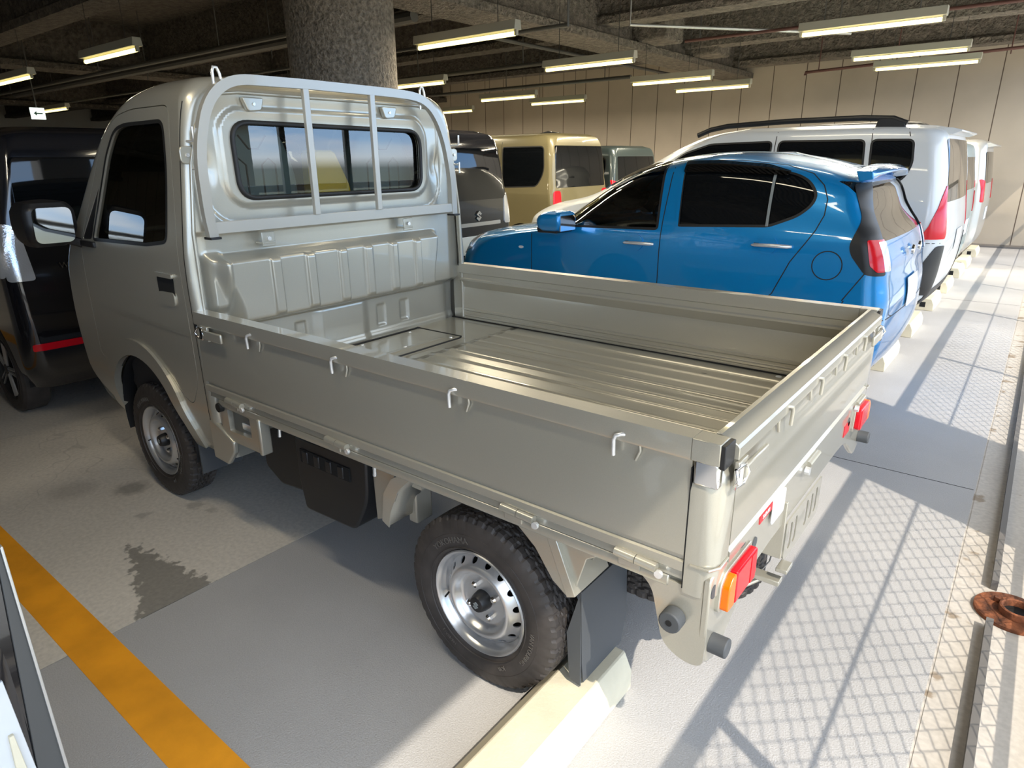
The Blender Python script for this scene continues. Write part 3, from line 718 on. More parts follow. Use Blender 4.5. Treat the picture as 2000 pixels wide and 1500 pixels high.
def scale_poly(p, d):
    c = Vector((sum(q[0] for q in p)/len(p), sum(q[1] for q in p)/len(p))); n = len(p); out = []
    for i in range(n):
        a = Vector(p[i-1]); b_ = Vector(p[(i+1) % n]); t = (b_-a)
        if t.length < 1e-9: out.append(p[i]); continue
        t.normalize(); nn = Vector((t.y, -t.x)); q = Vector(p[i])
        if nn.dot(q-c) < 0 and False: nn = -nn
        out.append(tuple(q+nn*d))
    area = sum(p[i-1][0]*p[i][1]-p[i][0]*p[i-1][1] for i in range(n))
    if area < 0: out = [tuple(2*Vector(p[i])-Vector(out[i])) for i in range(n)]
    return out
archp = [(AX+.335*math.cos(a), .335+.345*math.sin(a)) for a in np.linspace(-.5, PI+.5, 40)]
archp = [(min(x, 1.19) if z < .3 else x, z) for x, z in archp]
backp = rnd([(-.700, .60), (.700, .60), (.704, .95), (.694, 1.25), (.655, 1.50), (.60, 1.64), (.50, 1.700), (-.50, 1.700), (-.60, 1.64), (-.655, 1.50), (-.694, 1.25), (-.704, .95)], [.01, .01, .1, .1, .1, .06, .05, .05, .06, .1, .1, .1])
wsp = rnd([(-.58, 1.15), (.58, 1.15), (.50, 1.66), (-.50, 1.66)], .06)
HD = []
for sg in (-1, 1): HD += [cab.sp(doorp, sg), cab.sp(archp, sg)]
HD += [cab.rp(backp, True), cab.rp(wsp, False)]
cab.shell('cab_body', TP, TK, HD, .02)
cab.roof('cab_roof', TP, TK)
cab.panel(cab.rp(scale_poly(wsp, -.002), False), 'windshield', 'tint_glass', TK, off=-.006, thick=0)
for sg in (-1, 1):
    d = cab.panel(cab.sp(scale_poly(doorp, -.0035), sg), 'door', TP, TK, [cab.sp(winL, sg), cab.sp(tri, sg)], thick=.02)
    cab.panel(cab.sp(scale_poly(winL, .012), sg), 'window_glass', 'clear_glass' if sg > 0 else 'tint_glass', d, off=-.010, thick=0)
    cab.panel(cab.sp(scale_poly(tri, .004), sg), 'quarter_panel', 'black_plastic', d, off=-.003, thick=0)
    cab.ribbon(cab.sp(winL, sg)+cab.sp(winL, sg)[:1], 'window_seal', 'rubber', d, .014, .001)
    cab.ribbon(cab.sp(doorp, sg)+cab.sp(doorp, sg)[:1], 'door_seal', 'rubber', d, .016, -.012)
    # recessed handle: dark pocket with painted pull
    hp = rnd([(1.150, .965), (1.275, .965), (1.285, 1.065), (1.150, 1.065)], .025)
    cab.panel(cab.sp(hp, sg), 'handle_pocket', 'dark', d, off=.001, thick=0)
    cab.panel(cab.sp(rnd([(1.155, .945), (1.275, .945), (1.278, .998), (1.152, .995)], .022), sg), 'handle_cup', TP, d, off=.006, thick=.008)
    cab.panel(cab.sp(rnd([(1.148, 1.052), (1.285, 1.052), (1.285, 1.068), (1.148, 1.068)], .006), sg), 'door_handle', TP, d, off=.010, thick=.012)
    if sg < 0: cab.ribbon([cab.side(x, .86-.02*(x-.5), sg) for x in np.linspace(.47, 1.33, 20)], 'body_crease', TP, d, .008, .003)
    # flared arch lip, a raised band around the wheel opening
    def band(sg, r0, r1, z0, nm, off, m=TP):
        a = np.linspace(-.08, PI+.12, 34)
        o_ = [(AX+r1*math.cos(q)+.0, .335+(r1+.01)*math.sin(q)) for q in a]; i_ = [(AX+r0*math.cos(q), .335+(r0+.01)*math.sin(q)) for q in a[::-1]]
        cab.panel(cab.sp(o_+i_, sg), nm, m, TK, off=off, thick=.03)
    band(sg, .332, .405, 0, 'arch_flare', .012)
    # inner arch liner
    s_ = MB(); a = np.linspace(-.25, PI+.25, 30); y0, y1 = sg*.71, sg*.40
    ring = [(AX+.332*math.cos(q), .335+.342*math.sin(q)) for q in a]
    s_.add([(x, y0, z) for x, z in ring]+[(x, y1, z) for x, z in ring], [(i, i+1, len(ring)+i+1, len(ring)+i) for i in range(len(ring)-1)])
    s_.build('arch_liner', 'black_plastic', TK, fix=False)
    MB().box((1.16, sg*.70-.002, .20), (1.168, sg*.52, .42)).build('front_mudflap', 'grey_rubber', TK)
# front bumper block, lamps and plate (away from the camera)
cab.panel(cab.rp(rnd([(-.70, .36), (.70, .36), (.70, .56), (-.70, .56)], .05), False), 'front_bumper', TP, TK, off=.02, thick=.02)
for sg in (-1, 1): cab.panel(cab.rp(rnd([(sg*.68, .68), (sg*.44, .68), (sg*.46, .86), (sg*.66, .88)], .03), False), 'headlamp', 'clear_lens', TK, off=.008)
# underbody
ub = MB().box((.25, -.55, .30), (1.40, .55, .42)); ub.box((.7, -.35, .42), (1.38, .35, .62)); ub.build('underbody', 'dark', TK)
# rear lower cab corner skirts (pale painted flare below the bed front)
for sg in (-1, 1):
    b = MB().prism([(1.34, sg*.7370), (1.392, sg*.7370), (1.397, sg*.733), (1.397, sg*.712), (1.34, sg*.712)], 2, .62, .93)
    b.build('cab_corner_post', TP, TK, bevel=.003)
    q = MB().prism([(1.37, .52), (1.44, .50), (1.535, .455), (1.53, .41), (1.47, .345), (1.37, .35)], 1, sg*.7375, sg*.715); q.build('sill_end', TP, TK, bevel=.006)

# ---- stamped back wall of the cab
def sw(v, a, b, w):  # soft window 1 inside [a,b]
    return ss(a-w, a+w, v)*(1-ss(b-w, b+w, v))
RIBY = [-.41, -.25, -.085, .055, .205, .355]
def rbox(y, z, cy, cz, hy, hz, r):
    dy = max(abs(y-cy)-hy+r, 0); dz = max(abs(z-cz)-hz+r, 0); return math.hypot(dy, dz)-r+min(max(abs(y-cy)-hy+r, abs(z-cz)-hz+r), 0)*0
def hback(y, z):
    x = 1.395
    x += .012*ss(1.60, 1.70, z)                                    # roof overhang swells out
    d = rbox(y, z, -.02, 1.475, .515, .165, .09); x += .012*(1-ss(-.004, .020, d))        # raised surround of the window
    d = rbox(y, z, -.02, 1.475, .60, .235, .12); x -= .008*(1-ss(-.01, .01, d))
    x -= .010*(1-ss(1.205, 1.222, z))+0                            # shelf under the lower bar
    # big bulge above the bed
    yl, yr = -.585-.05*ss(.9, 1.1, z), .50+.03*ss(.9, 1.1, z)
    zt = 1.120; zb = .865-.03*ss(.2, -.6, y)*0
    bz = ss(zt+.020, zt-.018, z)*0+(1-ss(zt-.016, zt+.016, z))*ss(zb-.030, zb+.022, z); by = ss(yl-.02, yl+.035, y)*(1-ss(yr-.035, yr+.02, y))
    bul = bz*by; x += .062*bul
    for ry in RIBY:
        w = sw(y, ry-.021, ry+.021, .006); x += .015*w*(1-ss(1.095, 1.115, z))*ss(.875, .90, z)*by
        w = sw(y, ry-.026, ry+.026, .008); x -= .010*w*(1-ss(.79, .81, z))*ss(.69, .71, z)*(0 if -.17 < ry < .1 else 1)
    # side steps left and right of the bulge
    x += .030*sw(y, -.66, -.60, .012)*sw(z, .93, 1.13, .02)
    x -= .055*(1-ss(.835, .875, z))                                # wall steps forward below the bulge
    x += .018*sw(y, -.17, .10, .03)*(1-ss(.83, .86, z))            # access cover area
    x += .012*(1-ss(.655, .69, z))
    # dimples beside window
    for cy in (-.60, .56):
        q = ((y-cy)/.028)**2+((z-1.44)/.055)**2; x -= .012*math.exp(-q*1.3)
    x -= .016*(1-ss(-.70, -.645, y))+.016*ss(.63, .685, y)   # shallow channel beside the outer flange
    return x
def FB(u, v): return (hback(u, v), u, v)
winb = rnd([(-.49, 1.33), (.45, 1.33), (.455, 1.59), (-.495, 1.60)], [.07, .07, .075, .075], 7)
outb = rnd([(-.71, .645), (.71, .645), (.718, .95), (.708, 1.25), (.668, 1.52), (.61, 1.67), (.51, 1.715), (-.51, 1.715), (-.61, 1.67), (-.668, 1.52), (-.708, 1.25), (-.718, .95)], [.01, .01, .1, .1, .1, .06, .05, .05, .06, .1, .1, .1])
bw = patch(FB, dens(outb, .012), [dens(winb, .012)], np.arange(-.72, .72, .0085), np.arange(.63, 1.75, .0085), 'back_wall', TP, TK, thick=.01, mind=.003, eps=1e-3)
# outer vertical flange (rounded folded edge either side of the back wall)
for sg in (-1, 1):
    path = [(1.414, sg*.701, .66), (1.412, sg*.704, .95), (1.411, sg*.697, 1.22), (1.410, sg*.664, 1.46), (1.408, sg*.630, 1.575), (1.406, sg*.585, 1.655), (1.404, sg*.52, 1.692), (1.402, sg*.45, 1.700), (1.402, 0, 1.700)]
    MB().tube(dens(path, .03, False), .0075, 10).build('edge_flange', TP, TK, ang=60)
    # small loops and catch on the recess beside the frame
    for z in (1.53, 1.44):
        y = sg*.665; MB().tube([(1.405, y, z), (1.45, y, z), (1.455, y, z+.01), (1.455, y+sg*.0, z+.045 if z > 1.5 else z-.04)], .0045, 8).build('tie_loop', 'bright_metal', TK, ang=60)
    c = MB().prism(rnd([(sg*.700, 1.455), (sg*.640, 1.455), (sg*.640, 1.515), (sg*.700, 1.515)], .02), 0, 1.40, 1.412); c.build('catch_plate', TP, TK, bevel=.003)
    MB().cyl((1.41, sg*.675, 1.485), (1.418, sg*.675, 1.485), .007, 6).build('bolt', 'bright_metal', TK)
cab.ribbon([cab.side(1.385, z, -1) for z in np.linspace(.45, 1.66, 40)], 'body_crease', 'rubber', TK, .004, .001)
# rear window glass + rubber
def FG(u, v): return (1.385, u, v)
rw_ = patch(FG, dens(scale_poly(winb, .006), .02), [], np.arange(-.5, .5, .06), np.arange(1.3, 1.65, .06), 'rear_window', 'clear_glass', TK)
path = [(hback(y, z)+.004, y, z) for y, z in dens(winb, .012)]; path.append(path[0]); path.append(path[1])
MB().tube(path, .010, 8, cap=False, r2=.008).build('window_gasket', 'rubber', rw_, ang=70)
for y, z in ((-.40, 1.665), (.26, 1.665)):
    b = MB().prism(rnd([(y-.045, z+.02), (y+.045, z+.02), (y+.03, z-.025), (y-.025, z-.03)], .012), 0, 1.398, 1.42); b.build('stamped_boss', TP, TK, bevel=.004)
    MB().cyl((1.418, y, z-.004), (1.424, y, z-.004), .006, 6).build('bolt', 'bright_metal', TK)
# ---- guard frame
GF = 1.475
def gfx(z): return GF-.012+.012*ss(1.2, 1.45, z)
arch = [(-.655, 1.205), (-.665, 1.30), (-.668, 1.44), (-.655, 1.53), (-.625, 1.625), (-.585, 1.685), (-.53, 1.722), (-.47, 1.735), (-.2, 1.738), (.2, 1.736), (.33, 1.732), (.40, 1.722), (.46, 1.69), (.51, 1.63), (.55, 1.54), (.572, 1.44), (.592, 1.33), (.60, 1.205)]
arch = rnd(arch, [0]+[.04]*16+[0], 3)
def strip(pts, w, d, x0):   # flat bar following a 2D path in the yz plane, width w, depth d
    vs = []; n = len(pts)
    for i, (y, z) in enumerate(pts):
        t = Vector(pts[min(i+1, n-1)])-Vector(pts[max(i-1, 0)]); t.normalize(); nn = Vector((-t.y, t.x))*w/2
        for sx, k in ((1, 1), (1, -1), (-1, -1), (-1, 1)): vs.append((x0(z)+sx*d/2, y+nn.x*k, z+nn.y*k))
    fs = [(4*i+k, 4*i+(k+1) % 4, 4*i+4+(k+1) % 4, 4*i+4+k) for i in range(n-1) for k in range(4)]+[(3, 2, 1, 0), (4*n-4, 4*n-3, 4*n-2, 4*n-1)]
    b = MB(); b.add(vs, fs); return b
gf = strip(arch, .034, .026, gfx).build('guard_frame', 'frame_paint', TK, ang=45, bevel=.003)
strip([(-.645, 1.238), (.585, 1.238)], .042, .022, lambda z: gfx(1.24)).build('lower_crossbar', 'frame_paint', gf, bevel=.002)
for y in (-.215, .11): strip([(y, 1.722), (y, 1.258)], .026, .018, lambda z: GF+.004).build('vertical_bar', 'frame_paint', gf, bevel=.002)
for y in (-.656, .60): MB().box((GF-.035, y-.0195, 1.200), (GF+.014, y+.0195, 1.208)).build('foot_cap', 'rubber', gf)
for y in (-.555, .425):
    z0 = 1.695 if y < 0 else 1.70
    pts = [(GF-.016, y-.012, z0-.02), (GF-.016, y-.012, z0+.06), (GF-.016, y-.006, z0+.073), (GF-.016, y+.006, z0+.073), (GF-.016, y+.014, z0+.055), (GF-.016, y+.022, z0)]
    MB().tube(pts, .0055, 8).build('rope_loop', 'bright_metal', gf, ang=70)
for y in (-.42, .315):
    MB().box((1.388, y-.028, 1.160), (1.44, y+.028, 1.168)).box((1.432, y-.028, 1.150), (1.437, y+.028, 1.205)).build('frame_bracket', TP, gf, bevel=.002)
    MB().cyl((1.437, y, 1.18), (1.446, y, 1.18), .009, 6).build('bolt', 'bright_metal', gf)
# ---- inside the cab
seat0 = MB(); 
for y in (-.335, .335):
    b = MB().prism(rnd([(y-.20, 1.0), (y+.20, 1.0), (y+.19, 1.42), (y+.12, 1.60), (y-.12, 1.60), (y-.19, 1.42)], .07), 0, 1.17, 1.27); st_ = b.build('seat', 'seat_cloth', TK, bevel=.02, seg=3)
    MB().box((.70, y-.2, .85), (1.18, y+.2, 1.0)).build('seat_cushion', 'seat_cloth', st_, bevel=.03)
    for dy in (-.10, 0.03):
        MB().tube([(1.272, y+dy, 1.30), (1.272, y+dy, 1.45), (1.272, y+dy+.03, 1.475), (1.272, y+dy+.06, 1.45), (1.272, y+dy+.06, 1.30), (1.272, y+dy+.03, 1.28), (1.272, y+dy, 1.30)], .0035, 6, cap=False).build('seat_seam', 'rubber', st_)
    MB().tube([(1.272, y-.06, 1.56), (1.272, y-.02, 1.51), (1.272, y+.02, 1.51), (1.272, y+.06, 1.56)], .0035, 6).build('seat_seam', 'rubber', st_)
MB().box((.25, -.62, .95), (.55, .62, 1.13)).box((.45, -.66, .45), (.60, .66, .75)).build('dashboard', 'interior_dark', TK, bevel=.03)
MB().box((.6, -.68, .45), (1.28, .66, .80)).build('cab_floor', 'interior_dark', TK)
sw_ = MB().lathe([(-.01, .16), (0, .17), (.01, .16), (0, .15), (-.01, .16)], (0, 0, 0), 0, 32); 
sw_.v = [Matrix.Rotation(-.9, 3, 'Y') @ v+Vector((.70, .33, 1.10)) for v in sw_.v]; sw_.build('steering_wheel', 'black_plastic', TK)
MB().tube([(.55, -.64, 1.18), (.57, -.66, 1.33), (.65, -.64, 1.44)], .013, 8).build('grab_handle', 'grey_plastic', TK, ang=70)
yb = MB().prism(rnd([(-.135, 1.02), (.10, 1.02), (.07, 1.36), (.0, 1.505), (-.135, 1.505)], .02), 0, 1.29, 1.345)
tag(yb.build('storage_panel', 'yellow', None, bevel=.008), 'yellow padded panel standing behind the seats, seen through the pickup rear window', 'panel')
# ---- door mirror
mr_ = MB(); H = Body([(1.13, .36, .50, .06, .03, .03), (1.16, .345, .53, .085, .04, .03), (1.22, .34, .56, .098, .05, .03), (1.28, .35, .56, .095, .05, .03), (1.31, .38, .545, .075, .04, .03)], -.855)
hm = H.shell('door_mirror', 'black_plastic', TK, [], .004, (list(np.linspace(H.U0, H.U1, 60))[1:-1], list(np.linspace(0, H.Vt, 10))[1:-1])); H.roof('mirror_top', 'black_plastic', hm)
gl_ = MB().prism(rnd([(-.930, 1.150), (-.785, 1.150), (-.780, 1.292), (-.925, 1.292)], .03), 0, .556, .566); gl_.build('mirror_glass', 'mirror', hm)
MB().tube([(.45, -.79, 1.155), (.47, -.73, 1.13)], .02, 8).build('mirror_arm', 'black_plastic', hm)
MB().box((.44, -.745, 1.12), (.62, -.725, 1.145)).build('mirror_base', 'black_plastic', hm, bevel=.005)

# ---- cargo bed
XF, XB = 1.335, 3.365
RDG = [(-.62, .03), (-.50, .022), (-.40, .022), (-.285, .022), (-.20, .022), (-.09, .022), (.0, .022), (.11, .022), (.20, .022), (.31, .022), (.40, .022), (.51, .022), (.61, .03)]
def hfloor(x, y):
    z = .648
    e = ss(1.74, 1.80, x)*(1-ss(3.27, 3.32, x))
    for c, w in RDG: z += .0085*sw(y, c-w/2, c+w/2, .0035)*e
    z -= .004*sw(x, 1.765, 1.775, .004)
    z += .006*sw(x, 3.335, 3.40, .006)
    if x < 1.72:
        d = max(abs(x-1.535)-.150, abs(y+.03)-.42); z += .006*(1-ss(-.005, .008, d))
        for cx in (1.45, 1.55, 1.63): z += .003*sw(x, cx-.012, cx+.012, .004)*sw(y, -.38, .32, .02)
    for cx in (2.05, 2.6): z -= .003*sw(x, cx-.006, cx+.006, .004)*sw(y, -.66, .66, .01)*.4
    return z
bf = patch(lambda u, v: (u, v, hfloor(u, v)), dens([(XF, -.702), (XB, -.702), (XB, .702), (XF, .702)], .02), [], np.arange(XF, XB, .022), np.arange(-.70, .70, .0055), 'bed_floor', TP, TK, mind=.003)
MB().tube([(x, y, hfloor(x, y)+.003) for x, y in dens(rnd([(1.383, -.455), (1.690, -.455), (1.690, .395), (1.383, .395)], .03), .03)]+[(1.383, -.40, hfloor(1.383, -.4)+.003)], .0045, 6).build('hatch_seal', 'rubber', bf)
for x, y in ((1.42, .30), (1.42, .0), (1.42, -.2), (1.655, .345), (1.60, .10), (1.50, -.1)):
    MB().lathe([(.0, .009), (.004, .007), (.005, 0)], (x, y, hfloor(x, y)), 2, 12).build('floor_bolt', 'bright_metal', bf)
MB().lathe([(.0, .019), (.002, .017), (.002, 0)], (2.845, .525, hfloor(2.845, .525)), 2, 20).build('drain_plug', 'rubber', bf)
MB().lathe([(.0, .012), (.003, .009), (.003, 0)], (3.09, .675, hfloor(3.09, .675)), 2, 16).build('floor_plug', 'sticker_white', bf)
MB().box((XF, .695, .640), (XB, .703, .652)).build('floor_gap', 'dark', bf)
# bed frame under the floor
fr_ = MB().box((1.46, -.722, .600), (3.34, -.66, .640)).box((1.46, .66, .600), (3.34, .722, .640)).box((1.46, -.66, .57), (3.34, .66, .636)); fr_.build('bed_frame', TP, TK, bevel=.004)
for sg in (-1, 1):
    sr = MB(); sr.prism([(sg*.700, .612), (sg*.734, .616), (sg*.738, .600), (sg*.734, .588), (sg*.70, .590)], 0, 1.47, 3.30)
    sr.build('side_rail', TP, TK, bevel=.003)
for y in (-.32, .32): MB().box((1.2, y-.035, .42), (3.30, y+.035, .52)).build('chassis_rail', 'black_plastic', TK)
for x in (1.65, 2.0, 2.45, 3.05): MB().box((x-.02, -.66, .52), (x+.02, .66, .58)).build('cross_member', TP, TK)

def gate_profile(o, inn, sg):
    """(y, z) section of a drop side: o outer y, inn inner y"""
    s = sg
    return [(o+s*.007, .945), (o+s*.008, .905), (o+s*.006, .898), (o-s*.004, .896), (o-s*.006, .880), (o-s*.003, .845), (o, .800), (o, .678), (o-s*.006, .674), (o-s*.006, .666), (o+s*.001, .662), (o+s*.001, .640), (o-s*.006, .634), (o-s*.004, .618),
            (inn+s*.006, .620), (inn+s*.004, .648), (inn, .652), (inn, .664), (inn-s*.004*1, .668), (inn-s*.004, .676), (inn, .680), (inn, .694), (inn-s*.005, .698), (inn-s*.005, .708), (inn, .712), (inn+s*.006, .800), (inn+s*.010, .820), (inn-s*.009, .858), (inn-s*.009, .866), (inn-s*.003, .872), (inn-s*.003, .893), (inn-s*.008, .897), (inn-s*.008, .945)]
def hook(base, out, lat, parent, m='bright_metal'):
    """bent rope hook: leaves the gate along out, drops, with its stamped dimple beside it"""
    p = Vector(base); o = Vector(out); l = Vector(lat)
    pts = [p+l*.028-o*.002+Vector((0, 0, .008)), p+l*.016+o*.008+Vector((0, 0, .010)), p+l*.004+o*.013+Vector((0, 0, .006)), p+o*.014+Vector((0, 0, -.004)), p+o*.013+Vector((0, 0, -.040))]
    h = MB().tube(pts, .0048, 8).build('rope_hook', m, parent, ang=70)
    d = MB().tube([p+l*.052+o*.000+Vector((0, 0, .004)), p+l*.056+o*.0005+Vector((0, 0, -.02)), p+l*.046+o*.000+Vector((0, 0, -.044))], .0035, 6).build('hook_dimple', 'truck_paint', parent, ang=70)
def latch(base, out, lat, parent):
    p = Vector(base); o = Vector(out); l = Vector(lat); z = Vector((0, 0, 1))
    b = MB(); 
    def ob(c, a, bb, cc, A, B, C):
        vs = [c+A*(i*a)+B*(j*bb)+C*(k*cc) for i in (-.5, .5) for j in (-.5, .5) for k in (-.5, .5)]
        return b.add(vs, [(0, 1, 3, 2), (4, 6, 7, 5), (0, 4, 5, 1), (2, 3, 7, 6), (0, 2, 6, 4), (1, 5, 7, 3)])
    ob(p+l*.02+o*.005, .05, .010, .055, l, o, z); lt = b.build('latch_plate', 'truck_paint', parent, bevel=.002)
    b = MB(); ob(p+l*.085+o*.014, .13, .010, .034, l, o, z); b.build('latch_lever', 'truck_paint', lt, bevel=.004)
    r = [p-l*.022+o*.010+z*.018, p-l*.030+o*.018, p-l*.022+o*.010-z*.020, p+l*.018+o*.014-z*.022, p+l*.030+o*.018, p+l*.018+o*.014+z*.020, p-l*.022+o*.010+z*.018]
    MB().tube(r, .0038, 8, cap=False).build('latch_ring', 'chrome', lt, ang=70)
    MB().cyl(p+l*.005+o*.008-z*.02, p+l*.005+o*.008+z*.024, .008, 10).build('latch_pin', 'chrome', lt)
for sg in (-1, 1):
    o, i_ = sg*.7375, sg*.703
    gt = MB().prism(gate_profile(o, i_, sg), 0, 1.400, 3.330).build('side_gate', TP, TK, ang=25)
    # extension of the top rail over the corner post with a dark rubber end
    MB().box((3.330, o+sg*.0075, .898), (3.388, i_-sg*.007, .945)).build('rail_end', TP, gt, bevel=.002)
    MB().box((3.3875, o+sg*.006, .893), (3.398, i_-sg*.01, .943)).build('rail_gasket', 'black_plastic', gt, bevel=.002)
    MB().box((1.397, o+sg*.006, .880), (1.400, i_, .944)).build('rail_gasket', 'black_plastic', gt)
    for x in (1.762, 2.215, 2.69, 3.163): hook((x, o+sg*.0, .905), (0, sg, 0), (1, 0, 0), gt)
    if sg < 0: latch((1.455, o-.004, .873), (0, sg, 0), (1, 0, 0), gt)
    for x in (1.60, 2.19, 2.90, 3.225):
        h = MB().cyl((x-.050, o+sg*.006, .633), (x+.0, o+sg*.006, .631), .0115, 12).build('hinge_barrel', TP, gt); MB().cyl((x+.002, o+sg*.006, .631), (x+.05, o+sg*.006, .629), .0115, 12).build('hinge_knuckle', TP, h)
        MB().box((x-.045, o+sg*.003, .60), (x+.01, o-sg*.012, .632)).build('hinge_leaf', TP, h, bevel=.002)
        MB().lathe([(-.006, 0), (-.006, .009), (.0, .010), (.004, .008), (.006, 0)], (x+.058, o+sg*.010, .620), 1, 12).build('hinge_bolt', 'bright_metal', h)
    # corner post cover behind the gate
    prof = [(3.333, o), (3.362, o), (3.380, o-sg*.006), (3.391, o-sg*.018), (3.396, o-sg*.036), (3.396, o-sg*.075), (3.38, o-sg*.075), (3.36, o-sg*.03), (3.333, o-sg*.03)]
    b = MB(); zz = [.590, .64, .83, .865, .885]; sc = [0, 0, 0, .006, .016]; vs = []; n = len(prof)
    for z, k in zip(zz, sc): vs += [(x-(k if x > 3.35 else -k*.6), y-sg*k, z) for x, y in prof]
    fs = [(j*n+q, j*n+(q+1) % n, (j+1)*n+(q+1) % n, (j+1)*n+q) for j in range(len(zz)-1) for q in range(n)]+[list(range(n))[::-1], [(len(zz)-1)*n+q for q in range(n)]]
    b.add(vs, fs); cp = b.build('corner_post', TP, TK, ang=50)
    MB().box((3.335, o+sg*.003, .845), (3.388, o-sg*.02, .902)).build('corner_bracket', 'chrome', cp, bevel=.006)
    MB().box((3.3305, o+sg*.0005, .60), (3.3325, o-sg*.02, .88)).build('post_gap', 'dark', cp)
    MB().tube([(3.345, o+sg*.0015, .662), (3.385, o+sg*.000, .662), (3.398, o-sg*.025, .662), (3.398, o-sg*.07, .664)], .003, 6).build('post_bead', TP, cp)
# tailgate
gp = [(3.396, .90), (3.392, .880), (3.395, .845), (3.397, .80), (3.397, .690), (3.391, .685), (3.391, .677), (3.399, .672), (3.399, .648), (3.368, .648), (3.366, .668), (3.362, .672), (3.362, .684), (3.366, .688), (3.366, .80), (3.362, .90)]
gp = [(z, x) for x, z in gp]
tg = MB(); tg.prism([(x, z) for z, x in gp], 1, -.660, .660) ; tgo = tg.build('tailgate', TP, TK, ang=25)
tr_ = MB().prism([(3.357, .899), (3.4065, .899), (3.4065, .924), (3.402, .930), (3.368, .9455), (3.357, .9455)], 1, -.692, .692).build('tailgate_rail', TP, tgo, bevel=.0015, ang=15)
for y in (-.36, -.10, .16, .42): hook((3.398, y, .905), (1, 0, 0), (0, -1, 0), tgo, TP)
latch((3.400, -.690, .868), (1, 0, 0), (0, 1, 0), tgo); latch((3.400, .690, .868), (1, 0, 0), (0, -1, 0), tgo)
for y in (-.03, .56): 
    h = MB().cyl((3.402, y-.05, .652), (3.402, y+.05, .652), .009, 10).build('hinge_barrel', TP, tgo); MB().cyl((3.402, y-.075, .645), (3.414, y-.075, .645), .012, 8).build('hinge_bolt', 'bright_metal', h)
# rear panel (lamp carrier) under the tailgate: (y,z) outline with side legs
rpn = rnd([(-.735, .645), (.735, .645), (.735, .50), (.725, .425), (.66, .405), (.60, .44), (.50, .505), (.43, .525), (.34, .53), (-.34, .53), (-.43, .525), (-.50, .505), (-.60, .44), (-.66, .405), (-.725, .425), (-.735, .50)], .02)
rp_ = MB().prism(rpn, 0, 3.375, 3.392).build('rear_panel', TP, TK, bevel=.004)
for sg in (-1, 1):
    # side apron of the rear corner
    b = MB().prism(rnd([(3.215, .605), (3.385, .605), (3.392, .50), (3.390, .42), (3.345, .415), (3.295, .44), (3.278, .51), (3.262, .575)], [.005, .01, .05, .03, .03, .03, .05, .03]), 1, sg*.7340, sg*.715)
    ap = b.build('rear_apron', TP, TK, bevel=.006)
    MB().cyl((3.322, sg*.735, .525), (3.322, sg*.768, .525), .025, 20).build('side_buffer', 'grey_rubber', ap, bevel=.003)
    MB().cyl((3.322, sg*.7665, .525), (3.322, sg*.7695, .525), .007, 12).build('buffer_bolt', 'dark', ap)
    MB().cyl((3.39, sg*.700, .468), (3.43, sg*.700, .468), .022, 20).build('rear_buffer', 'grey_rubber', ap, bevel=.003)
    MB().cyl((3.392, sg*.715, .605), (3.3935, sg*.715, .605), .016, 16).build('panel_hole', 'grey_rubber', ap)
    # lamp
    L0 = [(sg*.705, .552), (sg*.700, .612), (sg*.672, .634), (sg*.520, .634), (sg*.512, .556), (sg*.535, .540), (sg*.690, .540)]
    lh = MB().prism(rnd(L0, .008), 0, 3.39, 3.402).build('tail_lamp', TP, TK, bevel=.002)
    MB().prism(rnd([(sg*.696, .556), (sg*.692, .606), (sg*.668, .626), (sg*.655, .626), (sg*.655, .548), (sg*.690, .548)], .006), 0, 3.40, 3.418).build('turn_lens', 'amber_lens', lh, bevel=.004)
    MB().prism(rnd([(sg*.653, .548), (sg*.653, .627), (sg*.528, .627), (sg*.522, .560), (sg*.538, .548)], .006), 0, 3.40, 3.419).build('brake_lens', 'red_lens', lh, bevel=.004)
    MB().box((3.4185, min(sg*.565, sg*.535), .552), (3.4205, max(sg*.565, sg*.535), .622)).build('reverse_lens', 'sticker_red', lh, bevel=.0008)
    for y in (.555, .47): MB().cyl((3.391, sg*y, .598 if y < .5 else .645), (3.3945, sg*y, .598 if y < .5 else .645), .015, 14).build('panel_hole', 'grey_rubber', rp_)
MB().box((3.391, .41, .560), (3.3945, .485, .600)).build('red_sticker', 'sticker_red', rp_)
MB().box((3.3985, -.475, .651), (3.4008, -.385, .671)).build('red_sticker', 'sticker_red', rp_)
MB().prism(rnd([(-.375, .600), (-.275, .600), (-.275, .668), (-.375, .668)], .012), 0, 3.3985, 3.4010).build('white_sticker', 'sticker_white', rp_)
# licence plate bracket with slots, lamp and hook
b = rnd([(-.21, .53), (.14, .53), (.14, .42), (.12, .405), (-.19, .405), (-.21, .42)], .008)
sl_ = [rnd([(y-.014, .43), (y+.014, .43), (y+.014, .51), (y-.014, .51)], .013) for y in (-.165, -.12, -.01, .04, .09)]
patch(lambda u, v: (3.40, u, v), dens(b, .03), [dens(q, .02) for q in sl_], np.arange(-.2, .15, .03), np.arange(.41, .53, .03), 'plate_bracket', TP, TK, thick=.004)
MB().box((3.34, -.235, .43), (3.40, -.225, .60)).box((3.33, -.26, .36), (3.41, -.225, .375)).build('bracket_arm', TP, TK, bevel=.002)
MB().box((3.395, -.252, .400), (3.425, -.20, .412)).build('hook_foot', TP, TK, bevel=.002)
MB().tube([(3.36, -.25, .36), (3.30, -.30, .32), (3.22, -.34, .30)], .005, 8).build('carrier_hook', TP, TK)
# sticker lettering (very small on the red label)
tb = place_text(text_mb('SUZUKI', .015, .0006), (3.4012, -.430, .661), (0, 1, 0), (0, 0, 1)); tb.build('sticker_lettering', 'sticker_white', rp_, fix=False)

